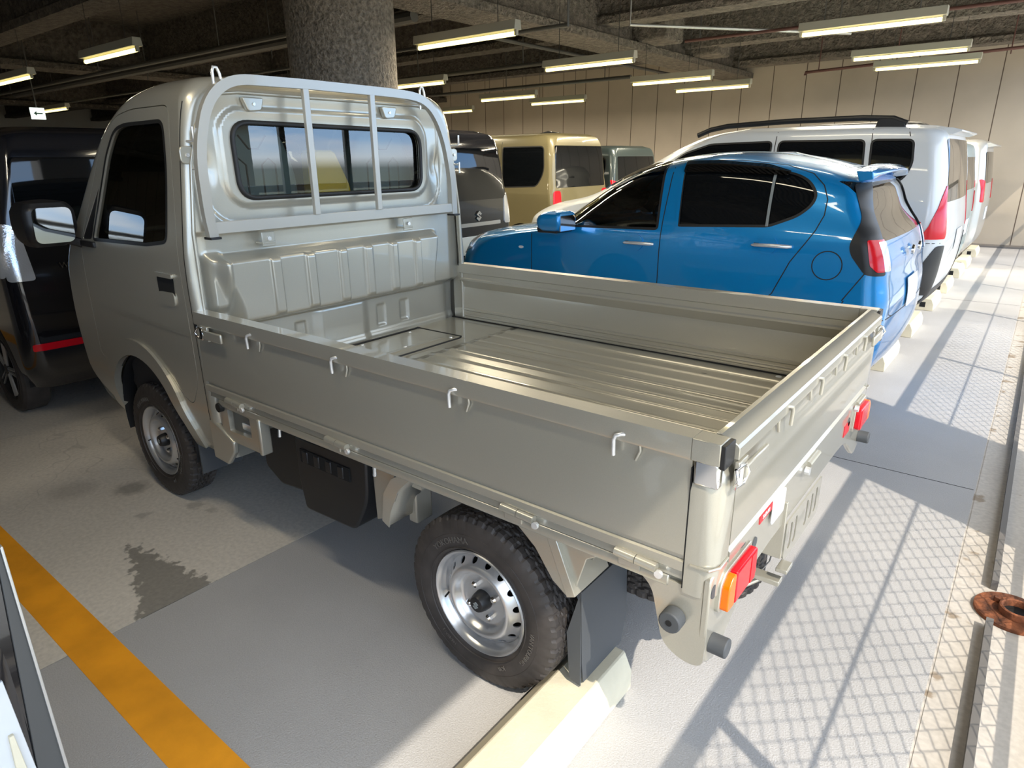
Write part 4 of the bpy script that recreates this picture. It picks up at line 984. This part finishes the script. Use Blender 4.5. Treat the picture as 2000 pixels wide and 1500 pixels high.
# ---- wheels, axle, spare
put_wheel(W_HERO, TK, (XR, -.650, .268), use=True); put_wheel(W_HERO, TK, (XR, .650, .268), True)
wf = put_wheel(W_HERO, TK, (AX, -.648, .268)); put_wheel(W_HERO, TK, (AX, .648, .268), True)
sp_ = put_wheel(W_HERO, TK, (3.07, -.155, .3325)); sp_.rotation_euler = (PI/2, 0, 0); sp_.name = 'spare_tire'
MB().cyl((XR, -.58, .268), (XR, .58, .268), .035, 16).build('rear_axle', 'dark', TK)
MB().tube([(3.25, -.395, .345), (3.30, -.31, .335), (3.335, -.22, .335), (3.345, -.12, .34), (3.335, -.04, .36), (3.33, .0, .42)], .0022, 6).build('spare_carrier_wire', 'galv', TK)
for sg in (-1, 1):
    MB().box((2.35, sg*.50, .28), (3.02, sg*.44, .30)).box((2.38, sg*.50, .30), (2.95, sg*.44, .312)).build('leaf_spring', 'dark', TK)
    # mudguard pieces around the rear wheel
    f = MB().prism([(2.885, .600), (3.12, .600), (3.105, .565), (3.075, .545), (3.045, .445), (3.025, .425), (2.965, .49)], 1, sg*.700, sg*.695).build('rear_fender', TP, TK, bevel=.002)
    MB().prism([(2.955, .605), (2.985, .605), (3.055, .437), (3.030, .425)], 1, sg*.715, sg*.55).build('fender_edge', TP, f, bevel=.002)
    MB().prism([(2.84, .600), (2.955, .605), (3.030, .425), (2.985, .455), (2.93, .53)], 1, sg*.712, sg*.705).build('fender_lip', TP, f, bevel=.002)
    MB().box((3.038, sg*.665, .405), (3.045, sg*.46, .435)).build('flap_mount', 'black_plastic', TK)
    mf = MB().prism([(sg*.675, .425), (sg*.44, .425), (sg*.425, .22), (sg*.45, .128), (sg*.655, .128), (sg*.665, .2)], 0, 3.045, 3.050).build('mudflap', 'grey_rubber', TK, bevel=.001)
    MB().prism([(3.045, .425), (3.050, .128), (3.015, .14), (3.005, .28)], 1, sg*.672, sg*.668).build('flap_fold', 'grey_rubber', mf)
    # front guard of the rear wheel
    pts = [(2.55, .600), (2.47, .575), (2.42, .52), (2.385, .44), (2.375, .395)]
    vs = []; 
    for x, z in pts: vs += [(x, sg*.715, z), (x, sg*.60, z)]
    g_ = MB(); g_.add(vs, [(2*i, 2*i+1, 2*i+3, 2*i+2) for i in range(len(pts)-1)])
    o = g_.build('wheel_guard', TP, TK, fix=False); md = o.modifiers.new('t', 'SOLIDIFY'); md.thickness = .004
    MB().prism([(2.555, .603), (2.47, .600), (2.40, .56), (2.36, .50), (2.345, .40), (2.375, .385), (2.388, .44), (2.43, .53), (2.49, .585)], 1, sg*.716, sg*.711).build('guard_face', TP, o, bevel=.001)
# bracket frame behind the cab
fb = rnd([(1.455, .605), (1.735, .600), (1.735, .47), (1.72, .455), (1.46, .455)], .012); fh = rnd([(1.51, .585), (1.66, .580), (1.66, .50), (1.51, .495)], .008)
patch(lambda u, v: (u, -.728, v), dens(fb, .03), [dens(fh, .02)], np.arange(1.46, 1.73, .03), np.arange(.46, .6, .03), 'step_bracket', TP, TK, thick=.02, nsign=1)
MB().box((1.55, -.70, .50), (1.67, -.66, .53)).build('bracket_clip', 'bright_metal', TK, bevel=.003)
MB().box((1.728, -.745, .46), (1.748, -.70, .60)).build('bracket_edge', TP, TK, bevel=.006)
MB().cyl((1.475, -.745, .585), (1.475, -.70, .585), .018, 12).build('gate_stop', 'rubber', TK)
for x, z in ((1.83, .575), (2.33, .575)): MB().tube([(x, -.715, z+.02), (x, -.718, z-.025)], [.004, .006], 8).build('drop_pin', 'bright_metal', TK)
# fuel tank shield and battery/tool box
MB().prism(rnd([(1.50, .58), (1.86, .58), (1.86, .27), (1.60, .245), (1.50, .30)], .02), 1, -.60, -.10).build('fuel_tank', 'black_plastic', TK, bevel=.01)
tb = MB().prism(rnd([(1.850, .545), (2.235, .555), (2.225, .40), (2.150, .272), (1.87, .262), (1.845, .40)], [.01, .02, .05, .03, .02, .03]), 1, -.675, -.50).build('battery_cover', 'black_plastic', TK, bevel=.008)
MB().box((1.88, -.679, .455), (2.15, -.674, .505)).build('cover_recess', 'dark', tb)
for i in range(4): MB().box((1.895+i*.065, -.683, .458), (1.925+i*.065, -.672, .502)).build('recess_rib', 'black_plastic', tb, bevel=.004)
MB().prism([(2.24, .55), (2.345, .545), (2.350, .385), (2.245, .34)], 1, -.655, -.648).build('side_shield', TP, TK, bevel=.003)
MB().box((2.36, -.62, .36), (2.40, -.55, .58)).build('frame_bracket', TP, TK, bevel=.006)
MB().cyl((2.25, -.30, .36), (2.55, -.30, .36), .05, 16).build('exhaust_pipe', 'black_plastic', TK)

# ================================================================== OTHER CARS
W_SIMPLE = make_wheel(.275, .155, .180, tread=False, alloy=True)
first = [True]
def car_wheels(t, xs, yc, hw, R=.275):
    for x in xs:
        for sg in (-1, 1):
            w = put_wheel(W_SIMPLE, t, (x, yc+sg*(hw-.095), R), sg > 0, use=first[0]); first[0] = False
            w.scale = (R/.275, 1, R/.275)
def car(name, label, body, yc, hw, paint, xs, R=.275, wins=(), rears=(), seams=(), holes=(), sides=(), arch_r=.33, cat='car', lower='black_plastic', bottom=.2):
    t = empty(name, ((xs[0]+xs[1])/2, yc, 0), label, cat)
    H = []
    for sg in (-1, 1):
        for ax in xs: H.append(body.sp([(ax+arch_r*math.cos(a), R+.03+arch_r*math.sin(a)) for a in np.linspace(-.7, PI+.7, 30)], sg))
        for h, *_ in wins: H.append(body.sp(h, sg))
    for h in holes: H.append(h)
    body.shell('body', paint, t, H, .015); body.roof('roof', paint, t)
    for sg in (-1, 1):
        for h, nm, m in wins:
            p = body.panel(body.sp(scale_poly(h, .006), sg), nm, m, t, off=-.006, thick=0)
            body.ribbon(body.sp(h, sg)+body.sp(h, sg)[:1], 'window_seal', 'rubber', p, .016, .0012)
        for poly, nm, m, off, th in sides: body.panel(body.sp(poly, sg), nm, m, t, off=off, thick=th)
        for s_ in seams: body.ribbon(body.sp(s_, sg, closed=False), 'panel_seam', 'rubber', t, .006, .0012)
        for ax in xs:
            a = np.linspace(-.3, PI+.3, 24); ring = [(ax+arch_r*math.cos(q), R+.03+arch_r*math.sin(q)) for q in a]; y0, y1 = yc+sg*(hw-.045), yc+sg*(hw-.3)
            g_ = MB(); g_.add([(x, y0, z) for x, z in ring]+[(x, y1, z) for x, z in ring], [(i, i+1, len(ring)+i+1, len(ring)+i) for i in range(len(ring)-1)]); g_.build('arch_liner', 'dark', t, fix=False)
    for poly, nm, m, off, th in rears: body.panel(body.rp(poly, True), nm, m, t, off=off, thick=th)
    f = body.tab[:, 1].min(); r = body.tab[:, 2].max()
    MB().box((xs[0]+.36, yc-hw+.12, bottom-.02), (xs[1]-.36, yc+hw-.12, bottom+.2)).box((f+.25, yc-.3, bottom), (r-.2, yc+.3, bottom+.25)).build('underbody', 'dark', t)
    car_wheels(t, xs, yc, hw, R)
    return t

# ---- blue hatchback
BY = 2.8175
def zb(x, y, z):
    k = ss(.98, 1.47, z)
    return k*(-.155*max(0, x-2.05)**2*1.0/1.0 -.02*max(0, 1.75-x)) - .035*ss(1.2, 1.48, z)*(y/.5)**2*.5
blue = Body([(.20, .02, 3.10, .66, .30, .12), (.32, -.12, 3.19, .715, .30, .12), (.50, -.17, 3.225, .7375, .32, .12), (.66, -.16, 3.225, .7375, .34, .12), (.80, -.10, 3.205, .7375, .36, .11), (.88, .02, 3.195, .737, .38, .10),
             (.94, .28, 3.18, .734, .40, .10), (1.00, .68, 3.16, .728, .40, .10), (1.05, .86, 3.14, .718, .38, .10), (1.15, 1.02, 3.10, .692, .36, .12), (1.28, 1.22, 3.06, .655, .34, .12), (1.38, 1.42, 3.04, .625, .34, .12), (1.44, 1.62, 3.02, .59, .34, .14), (1.475, 1.80, 2.98, .53, .32, .18), (1.492, 1.95, 2.88, .42, .28, .22)], BY, bowf=.26, bowr=.03, zadj=zb)
bw1 = rnd([(1.03, 1.015), (1.09, 1.10), (1.215, 1.235), (1.39, 1.345), (1.60, 1.40), (1.825, 1.418), (1.845, 1.03)], [.02, .05, .1, .1, .1, .03, .02])
bw2 = rnd([(1.985, 1.058), (1.955, 1.42), (2.15, 1.425), (2.46, 1.408), (2.64, 1.375), (2.715, 1.335), (2.765, 1.26), (2.75, 1.20), (2.69, 1.142), (2.54, 1.08)], [.015, .02, .05, .05, .05, .05, .05, .05, .05, .03])
visor1 = rnd([(1.20, 1.235), (1.215, 1.255), (1.39, 1.36), (1.60, 1.415), (1.83, 1.43), (1.83, 1.375), (1.60, 1.355), (1.40, 1.30)], .01)
visor2 = rnd([(1.955, 1.435), (2.15, 1.438), (2.46, 1.42), (2.60, 1.385), (2.58, 1.36), (2.44, 1.365), (2.15, 1.375), (1.96, 1.37)], .01)
rg = rnd([(BY-.585, 1.345), (BY+.585, 1.345), (BY+.64, 1.02), (BY-.64, 1.02)], .03)
wsb = rnd([(BY-.60, 1.03), (BY+.60, 1.03), (BY+.50, 1.40), (BY-.50, 1.40)], .05)
tblk = rnd([(2.935, 1.335), (2.965, 1.26), (3.02, 1.13), (2.985, 1.0), (3.0, .95), (3.085, .85), (3.13, .845), (3.17, .845), (3.15, 1.05), (3.06, 1.345)], [.02, .05, .04, .04, .03, .03, .01, .01, .01, .02])
def circ(cx, cz, r, n=30): return [(cx+r*math.cos(a), cz+r*math.sin(a)) for a in np.linspace(0, 2*PI, n, endpoint=False)]
blue_seams = [[(1.885, 1.445), (1.882, 1.25), (1.877, 1.1), (1.874, .95), (1.873, .60), (1.873, .33)], [(.852, .95), (.852, .33)],
              [(1.885, 1.445), (2.28, 1.452), (2.56, 1.43), (2.72, 1.385), (2.79, 1.32), (2.825, 1.24), (2.828, 1.152), (2.80, 1.07), (2.76, 1.0), (2.69, .89), (2.61, .70), (2.50, .58)], circ(2.889, .885, .078)+circ(2.889, .885, .078)[:1], [(2.99, .70), (3.085, .86)], [(3.00, .70), (2.93, .55)]]
hb = [blue.rp(rg), blue.rp(wsb, False)]
bt = car('hatchback_car', 'metallic blue five-door hatchback parked beyond the pickup bed', blue, BY, .7375, 'blue_paint', (.32, 2.68), .275,
    [(bw1, 'front_window', 'tint_glass'), (bw2, 'rear_side_window', 'black_glass')],
    [(scale_poly(rg, .01), 'tailgate_glass', 'black_glass', -.004, 0)],
    blue_seams, hb, [(tblk, 'tail_lamp_surround', 'black_plastic', .004, .006), (rnd([(3.065, 1.03), (3.10, .90), (3.135, .865), (3.165, .865), (3.155, .95), (3.145, 1.03)], .008), 'tail_lamp', 'red_lens', .009, .006),
     (visor1, 'window_visor', 'smoke_visor', .016, .004), (visor2, 'window_visor', 'smoke_visor', .016, .004)], arch_r=.32)
blue.panel(blue.rp(wsb, False), 'windshield', 'tint_glass', bt, off=-.004, thick=0)
blue.ribbon(blue.sp([(2.53, 1.078), (2.512, 1.41)], -1, closed=False), 'window_bar', 'grey_plastic', bt, .016, .003)
blue.ribbon(blue.sp([(1.975, 1.055), (1.945, 1.43)], -1, closed=False), 'window_frame_edge', 'blue_paint', bt, .022, .005)
# clear reversing section of the tail lamps, roof spoiler, handles, marker, plate
for sg in (-1, 1):
    y0 = BY+sg*.66
    blue.panel(blue.rp(rnd([(y0-sg*.055, .865), (y0+sg*.02, .865), (y0+sg*.02, 1.02), (y0-sg*.05, 1.02)], .01)), 'reverse_lamp', 'clear_lens', bt, off=.010, thick=.006)
    for x0, x1, z in ((1.615, 1.835, .935), (2.463, 2.690, .975)):
        c = (x0+x1)/2+.0; blue.panel(blue.sp(circ(c-.02, z, .052), sg), 'handle_cup', 'blue_paint', bt, off=.008, thick=.010)
        P = [Vector(blue.F(*blue.side(x, z+q, sg)))+Vector((0, sg*o_, 0)) for x, o_, q in ((x0, .004, -.004), (x0+.02, .022, -.001), (c, .032, .002), (x1-.02, .028, .001), (x1, .012, 0))]
        h = MB().tube(P, [.006, .010, .011, .011, .008], 10, r2=None).build('door_handle', 'bright_metal', bt, ang=60)
        blue.ribbon(blue.sp([(x0+.01, z-.001), (x0+.04, z-.001)], sg, closed=False), 'handle_base', 'rubber', h, .02, .002)
    blue.panel(blue.sp([(.757+.022*math.cos(a), .845+.010*math.sin(a)) for a in np.linspace(0, 2*PI, 18, endpoint=False)], sg), 'side_marker', 'white_lens', bt, off=.005, thick=.004)
    # mirror
    m_ = Body([(.985, 1.13, 1.20, .07, .03, .02), (1.01, 1.06, 1.235, .10, .04, .02), (1.06, 1.045, 1.25, .115, .05, .02), (1.105, 1.07, 1.25, .11, .05, .03), (1.125, 1.11, 1.23, .08, .04, .03)], BY+sg*.86)
    gg = (list(np.linspace(m_.U0, m_.U1, 50))[1:-1], list(np.linspace(0, m_.Vt, 9))[1:-1])
    mo = m_.shell('door_mirror', 'blue_paint', bt, [], .004, gg); m_.roof('mirror_top', 'blue_paint', mo, .006); MB().box((1.245, BY+sg*.86-.09, 1.0), (1.252, BY+sg*.86+.09, 1.10)).build('mirror_glass', 'chrome', mo)
    MB().prism([(1.06, .985), (1.22, .985), (1.23, 1.02), (1.05, 1.02)], 1, BY+sg*.76, BY+sg*.95).build('mirror_foot', 'black_plastic', mo, bevel=.006)
    blue.panel(blue.sp([(.96, 1.0), (1.10, 1.0), (1.06, 1.06), (1.02, 1.045)], sg), 'sail_panel', 'black_plastic', bt, off=.004, thick=.004)
    blue.panel(blue.sp([(.0, .72), (.22, .80), (.26, .90), (.12, .87)], sg), 'headlamp', 'clear_lens', bt, off=.006, thick=.005)
spo = MB(); nn = 15; vs = []
for i in range(nn):
    q = -1+2*i/(nn-1); y = BY+q*.55; cz = -.012*q*q*2; xe = 3.065-.05*q*q
    vs += [(2.93, y, 1.405+cz+.012*(1-q*q)), (3.01, y, 1.403+cz+.010*(1-q*q)), (xe, y, 1.388+cz), (xe+.002, y, 1.378+cz), (3.02, y, 1.362+cz), (2.95, y, 1.35+cz)]
fs = [(6*i+k, 6*i+(k+1) % 6, 6*i+6+(k+1) % 6, 6*i+6+k) for i in range(nn-1) for k in range(6)]+[(5, 4, 3, 2, 1, 0), tuple(6*(nn-1)+k for k in range(6))]
spo.add(vs, fs); spo.build('roof_spoiler', 'blue_paint', bt, ang=50, bevel=.004)
blue.panel(blue.rp(rnd([(BY-.17, .60), (BY+.17, .60), (BY+.17, .77), (BY-.17, .77)], .01)), 'licence_plate', 'plate_white', bt, off=.012, thick=.004)
blue.ribbon(blue.rp([(BY-.70, .60), (BY+.70, .60)], closed=False), 'bumper_seam', 'rubber', bt, .006, .001)
blue.ribbon(blue.rp([(BY-.60, .84), (BY-.58, .62), (BY-.5, .60)], closed=False), 'tailgate_seam', 'rubber', bt, .006, .001)
blue.ribbon(blue.rp([(BY+.60, .84), (BY+.58, .62), (BY+.5, .60)], closed=False), 'tailgate_seam', 'rubber', bt, .006, .001)
for y in (-.10, .14): MB().lathe([(0, .03), (.012, .028), (.016, 0)], (3.205, BY+y, .93), 0, 16).build('tailgate_badge', 'chrome', bt)
# interior of the blue car: seats, dashboard, wheel
for x in (1.75, 2.55):
    for y in (-.34, .34):
        st_ = MB().prism(rnd([(x, .55), (x+.14, .55), (x+.22, 1.12), (x+.20, 1.18), (x+.12, 1.18), (x+.08, 1.12)], .03), 1, BY+y-.22, BY+y+.22).build('seat', 'interior_dark', bt, bevel=.02)
        MB().box((x+.12, BY+y-.11, 1.19), (x+.20, BY+y+.11, 1.33)).build('headrest', 'seat_cloth', st_, bevel=.02)
MB().box((.95, BY-.62, .7), (1.25, BY+.62, .96)).build('dashboard', 'interior_dark', bt, bevel=.04)
MB().box((.9, BY-.62, .4), (3.0, BY+.62, .55)).build('cabin_floor', 'interior_dark', bt)
sw_ = MB().lathe([(-.012, .17), (0, .182), (.012, .17), (0, .158), (-.012, .17)], (0, 0, 0), 0, 32); sw_.v = [Matrix.Rotation(-.45, 3, 'Y') @ v+Vector((1.40, BY+.34, .97)) for v in sw_.v]; sw_.build('steering_wheel', 'black_plastic', bt)

# ---- white van with black roof rails
VY = 4.1+.8475
def zv(x, y, z): return ss(1.3, 1.66, z)*(-.03*max(0, x-2.4)**2*2-.06*max(0, 1.4-x)**2)
van = Body([(.24, -.85, 3.05, .76, .35, .12), (.40, -1.0, 3.19, .83, .35, .14), (.60, -1.03, 3.23, .8475, .38, .14), (.82, -.98, 3.24, .8475, .40, .14), (.98, -.70, 3.225, .845, .40, .13), (1.08, -.25, 3.21, .838, .40, .12), (1.20, .05, 3.195, .82, .40, .12),
            (1.40, .45, 3.17, .785, .38, .13), (1.58, .80, 3.14, .748, .36, .14), (1.66, 1.05, 3.11, .71, .36, .16), (1.70, 1.30, 3.04, .62, .34, .2)], VY, bowf=.3, bowr=.03, zadj=zv)
v1 = rnd([(1.30, 1.12), (1.05, 1.12), (.78, 1.30), (1.06, 1.50), (1.30, 1.575), (1.84, 1.585), (1.84, 1.12)], .04)
v2 = rnd([(1.90, 1.12), (1.90, 1.585), (2.56, 1.58), (2.60, 1.14)], .04)
v3 = rnd([(2.64, 1.22), (2.61, 1.58), (2.90, 1.575), (2.92, 1.40), (2.885, 1.30), (2.80, 1.24)], .04)
vl = rnd([(3.165, 1.245), (3.20, 1.16), (3.215, 1.0), (3.215, .85), (3.06, .85), (3.11, .95), (3.145, 1.08)], .008)
vb = rnd([(3.05, .56), (3.09, .62), (3.18, .80), (3.23, .80), (3.24, .40), (3.08, .42)], .02)
rgv = rnd([(VY-.66, 1.58), (VY+.66, 1.58), (VY+.70, 1.12), (VY-.70, 1.12)], .04)
vt = car('minivan', 'white minivan with black roof rails and tall red tail lamps, behind the blue hatchback', van, VY, .8475, 'white_paint', (-.10, 2.655), .30, [(v1, 'side_window', 'black_glass'), (v2, 'side_window', 'black_glass'), (v3, 'side_window', 'black_glass')],
    [(rgv, 'tailgate_glass', 'black_glass', .003, .004), (rnd([(VY-.75, .30), (VY+.75, .30), (VY+.75, .45), (VY-.75, .45)], .03), 'bumper_lower', 'black_plastic', .006, .01), (rnd([(VY-.17, .72), (VY+.17, .72), (VY+.17, .88), (VY-.17, .88)], .01), 'licence_plate', 'plate_white', .008, .004)],
    [[(1.87, 1.66), (1.87, .35)], [(2.60, 1.66), (2.63, 1.4), (2.62, 1.1), (2.45, .7), (2.40, .4)], [(2.85, 1.66), (2.87, 1.60)], [(2.9, .82), (3.2, .82)]], [], [(vl, 'tail_lamp', 'red_lens', .006, .006), (vb, 'bumper_corner', 'black_plastic', .006, .006)], arch_r=.34, cat='minivan', bottom=.26)
for sg in (-1, 1):
    y = VY+sg*.66; pts = [(1.13, y, 1.655), (1.25, y, 1.70), (1.40, y, 1.725), (1.9, y, 1.745), (2.5, y, 1.748), (2.72, y, 1.735), (2.82, y, 1.695)]
    MB().tube(dens(pts, .08, False), .022, 8, r2=.014, flat=(0, 0, 1)).build('roof_rail', 'black_plastic', vt, ang=50)
    MB().prism([(2.60, 1.67), (2.82, 1.665), (2.80, 1.705), (2.70, 1.74), (2.62, 1.735)], 1, y-.016, y+.016).build('rail_foot', 'black_plastic', vt, bevel=.005)
MB().prism([(3.00, 1.665), (3.12, 1.658), (3.185, 1.64), (3.185, 1.63), (3.13, 1.61), (3.03, 1.615)], 1, VY-.60, VY+.60).build('roof_spoiler', 'white_paint', vt, bevel=.006)

# ---- boxy minis
def boxy(name, label, yc, xr, h, paint, hw=.7375, L=3.39, lampm='red_lens', lamp='tall', glassw=.60, cat='car', spoiler=False, wag=1.0):
    f = xr-L
    lv = [(.22, f+.15, xr-.10, hw-.06, .25, .10), (.36, f+.02, xr-.02, hw-.01, .28, .10), (.60, f, xr, hw, .28, .09), (.85, f+.03, xr, hw, .28, .08), (1.0, f+.20, xr-.01, hw-.004, .3, .08), (1.06, f+.42, xr-.015, hw-.012, .3, .08), (1.20, f+.60, xr-.03, hw-.035, .3, .08), (h-.25, f+.80, xr-.055, hw-.07, .28, .09), (h-.11, f+.98, xr-.075, hw-.10, .26, .10), (h-.04, f+1.12, xr-.10, hw-.14, .25, .12), (h, f+1.35, xr-.18, hw-.25, .24, .16)]
    B = Body(lv, yc, bowf=.18, bowr=.02)
    x1, x2, x3, x4 = f+1.02, f+1.50, f+2.45, xr-.22
    w1 = rnd([(f+.82, 1.10), (f+1.0, h-.20), (f+1.45, h-.17), (f+1.45, 1.08)], .04); w2 = rnd([(f+1.55, 1.08), (f+1.55, h-.17), (f+2.38, h-.17), (f+2.42, 1.08)], .04); w3 = rnd([(f+2.50, 1.10), (f+2.47, h-.17), (x4, h-.17), (x4+.03, 1.30), (x4-.08, 1.12)], [.03, .03, .06, .15, .06])
    lp = {'tall': rnd([(yc-hw+.02, .86), (yc-hw+.14, .86), (yc-hw+.12, 1.12), (yc-hw+.03, 1.16)], .02), 'mid': rnd([(yc-hw+.03, .82), (yc-hw+.20, .82), (yc-hw+.20, 1.06), (yc-hw+.05, 1.06)], .05)}[lamp]
    lp2 = [(2*yc-y, z) for y, z in lp]
    rgl = rnd([(yc-glassw, h-.16), (yc+glassw, h-.16), (yc+glassw+.03, 1.10), (yc-glassw-.03, 1.10)], .03)
    t = car(name, label, B, yc, hw, paint, (f+.50, xr-.55), .275, [(w1, 'side_window', 'black_glass'), (w2, 'side_window', 'black_glass'), (w3, 'side_window', 'black_glass')],
        [(rgl, 'tailgate_glass', 'black_glass', .003, .004), (lp, 'tail_lamp', lampm, .008, .008), (lp2, 'tail_lamp', lampm, .008, .008), (rnd([(yc-.17, .60), (yc+.17, .60), (yc+.17, .77), (yc-.17, .77)], .01), 'licence_plate', 'plate_white', .006, .004)],
        [[(f+1.50, h-.1), (f+1.50, .36)], [(f+2.45, h-.1), (f+2.45, .9), (f+2.40, .5)], [(f+.75, 1.02), (f+.75, .4)]], [], [], arch_r=.32, cat=cat)
    if spoiler:
        MB().prism([(xr-.20, h-.05), (xr-.07, h-.045), (xr+.0, h-.075), (xr+.0, h-.09), (xr-.08, h-.105), (xr-.18, h-.11)], 1, yc-.52, yc+.52).build('roof_spoiler', paint, t, bevel=.006)
    return t, B
nb, NB = boxy('wagon_car', 'black boxy mini wagon ahead of the pickup at the left edge of the picture', -.06, -.50, 1.66, 'black_paint', lampm='clear_lens', glassw=.58)
# reflector bar, badge lettering
NB.panel(NB.rp(rnd([(-.745, .465), (-.50, .465), (-.50, .505), (-.745, .505)], .01)), 'bumper_reflector', 'red_lens', nb, off=.006, thick=.005)
NB.panel(NB.rp(rnd([(.745-.12, .465), (.50-.12, .465), (.50-.12, .505), (.745-.12, .505)], .01)), 'bumper_reflector', 'red_lens', nb, off=.006, thick=.005)
place_text(text_mb('WGN', .045, .002), (-.492, -.48, .925), (0, 1, 0), (0, 0, 1)).build('badge_lettering', 'chrome', nb, fix=False)
NB.panel(NB.sp(rnd([(-.72, .88), (-.545, .88), (-.54, 1.16), (-.68, 1.17)], .02), -1), 'tail_lamp_wrap', 'clear_lens', nb, off=.008, thick=.008)
kb, KB = boxy('wagon_car', 'black mini wagon with red high brake light right of the pickup guard frame', 2.86, -.50, 1.73, 'black_paint', lampm='clear_lens')
MB().prism(rnd([(2.40, 1.655), (2.55, 1.65), (2.55, 1.685), (2.40, 1.69)], .006), 0, -.60, -.565).build('high_brake_light', 'red_lens', kb)
KB.panel(KB.rp(rnd([(2.86-.52, .86), (2.86+.52, .86), (2.86+.52, .895), (2.86-.52, .895)], .01)), 'chrome_garnish', 'chrome', kb, off=.012, thick=.006)
eS = MB(); S = [(-.010, .004), (.001, .013), (.011, .005), (.006, .001), (.001, .005), (-.002, .003), (.010, -.005), (-.001, -.014), (-.011, -.006), (-.006, -.002), (-.001, -.006), (.002, -.004)]
eS.prism([(3.05+y*3.6, .955+z*3.6) for y, z in S], 0, -.515, -.492); eS.build('tailgate_emblem', 'chrome', kb)
hkb, HKB = boxy('wagon_car', 'khaki boxy mini wagon with dark rear glass, left of the blue hatchback roof', 6.35, -1.40, 1.80, 'khaki_paint', hw=.7375, lamp='mid')
MB().prism([(-2.2, 1.80), (-1.95, 1.845), (-1.75, 1.815), (-1.75, 1.79)], 1, 6.25, 6.30).build('roof_antenna', 'black_plastic', hkb, bevel=.003)
gb, GB = boxy('wagon_car', 'dark grey-green car whose roof shows between the khaki wagon and the white minivan', 8.2, -1.5, 1.66, 'dark_green_paint', hw=.80, L=4.0)
mb_, MBB = boxy('wagon_car', 'pale mint boxy mini car with round red tail lamps, past the white minivan', 7.42, 3.10, 1.60, 'mint_paint', lamp='mid', L=3.39)
sb, SB = boxy('wagon_car', 'silver boxy mini wagon with roof spoiler, farthest in the right-hand row by the wall', 9.85, 3.12, 1.66, 'silver_paint', spoiler=True)
# neighbour at the lower left edge: tall van flank close to the camera

# neighbour at the lower left edge of the picture: only its low rear corner shows
nb2 = Body([(.22, -.75, 2.68, .74, .3, .05), (.36, -.85, 2.75, .79, .3, .05), (.60, -.88, 2.762, .80, .3, .04), (.80, -.80, 2.762, .80, .3, .04), (.92, -.6, 2.75, .798, .3, .05), (.975, -.3, 2.60, .79, .3, .10),
            (1.02, .2, 2.25, .76, .3, .2), (1.15, .5, 2.0, .70, .3, .2), (1.30, .8, 1.75, .63, .3, .2), (1.38, 1.0, 1.6, .56, .3, .2), (1.41, 1.15, 1.45, .45, .14, .14)], -2.50, bowf=.2)
nw = rnd([(.35, 1.0), (.85, 1.30), (1.55, 1.30), (2.05, 1.02)], .05)
nbv = car('sedan_car', 'dark car corner with a pale edge strip, cut off by the lower left picture edge', nb2, -2.50, .80, 'black_paint', (0.0, 2.15), .30, [(nw, 'side_window', 'black_glass')], arch_r=.34)
def slat(pts, x0, x1, m, nm): return MB().prism(pts, 0, x0, x1).build(nm, m, nbv, bevel=.001)
slat([(-1.6965, .25), (-1.6965, .972), (-1.700, .972), (-1.702, .25)], 2.755, 2.768, 'galv', 'corner_edge')
slat([(-1.700, .25), (-1.700, .972), (-1.7045, .972), (-1.732, .603), (-1.76, .25)], 2.745, 2.764, 'dark_trim', 'corner_strip')
slat([(-1.7045, .972), (-1.732, .603), (-1.76, .25), (-1.95, .25), (-1.95, .972)], 2.735, 2.760, 'black_paint', 'corner_panel')
slat([(-1.732, .59), (-1.739, .777), (-1.90, .777), (-1.90, .25), (-1.765, .25)], 2.745, 2.766, 'white_paint', 'bumper_panel')
slat([(-1.742, .59), (-1.746, .69), (-1.752, .69), (-1.765, .45)], 2.755, 2.772, 'stop_concrete', 'bumper_moulding')
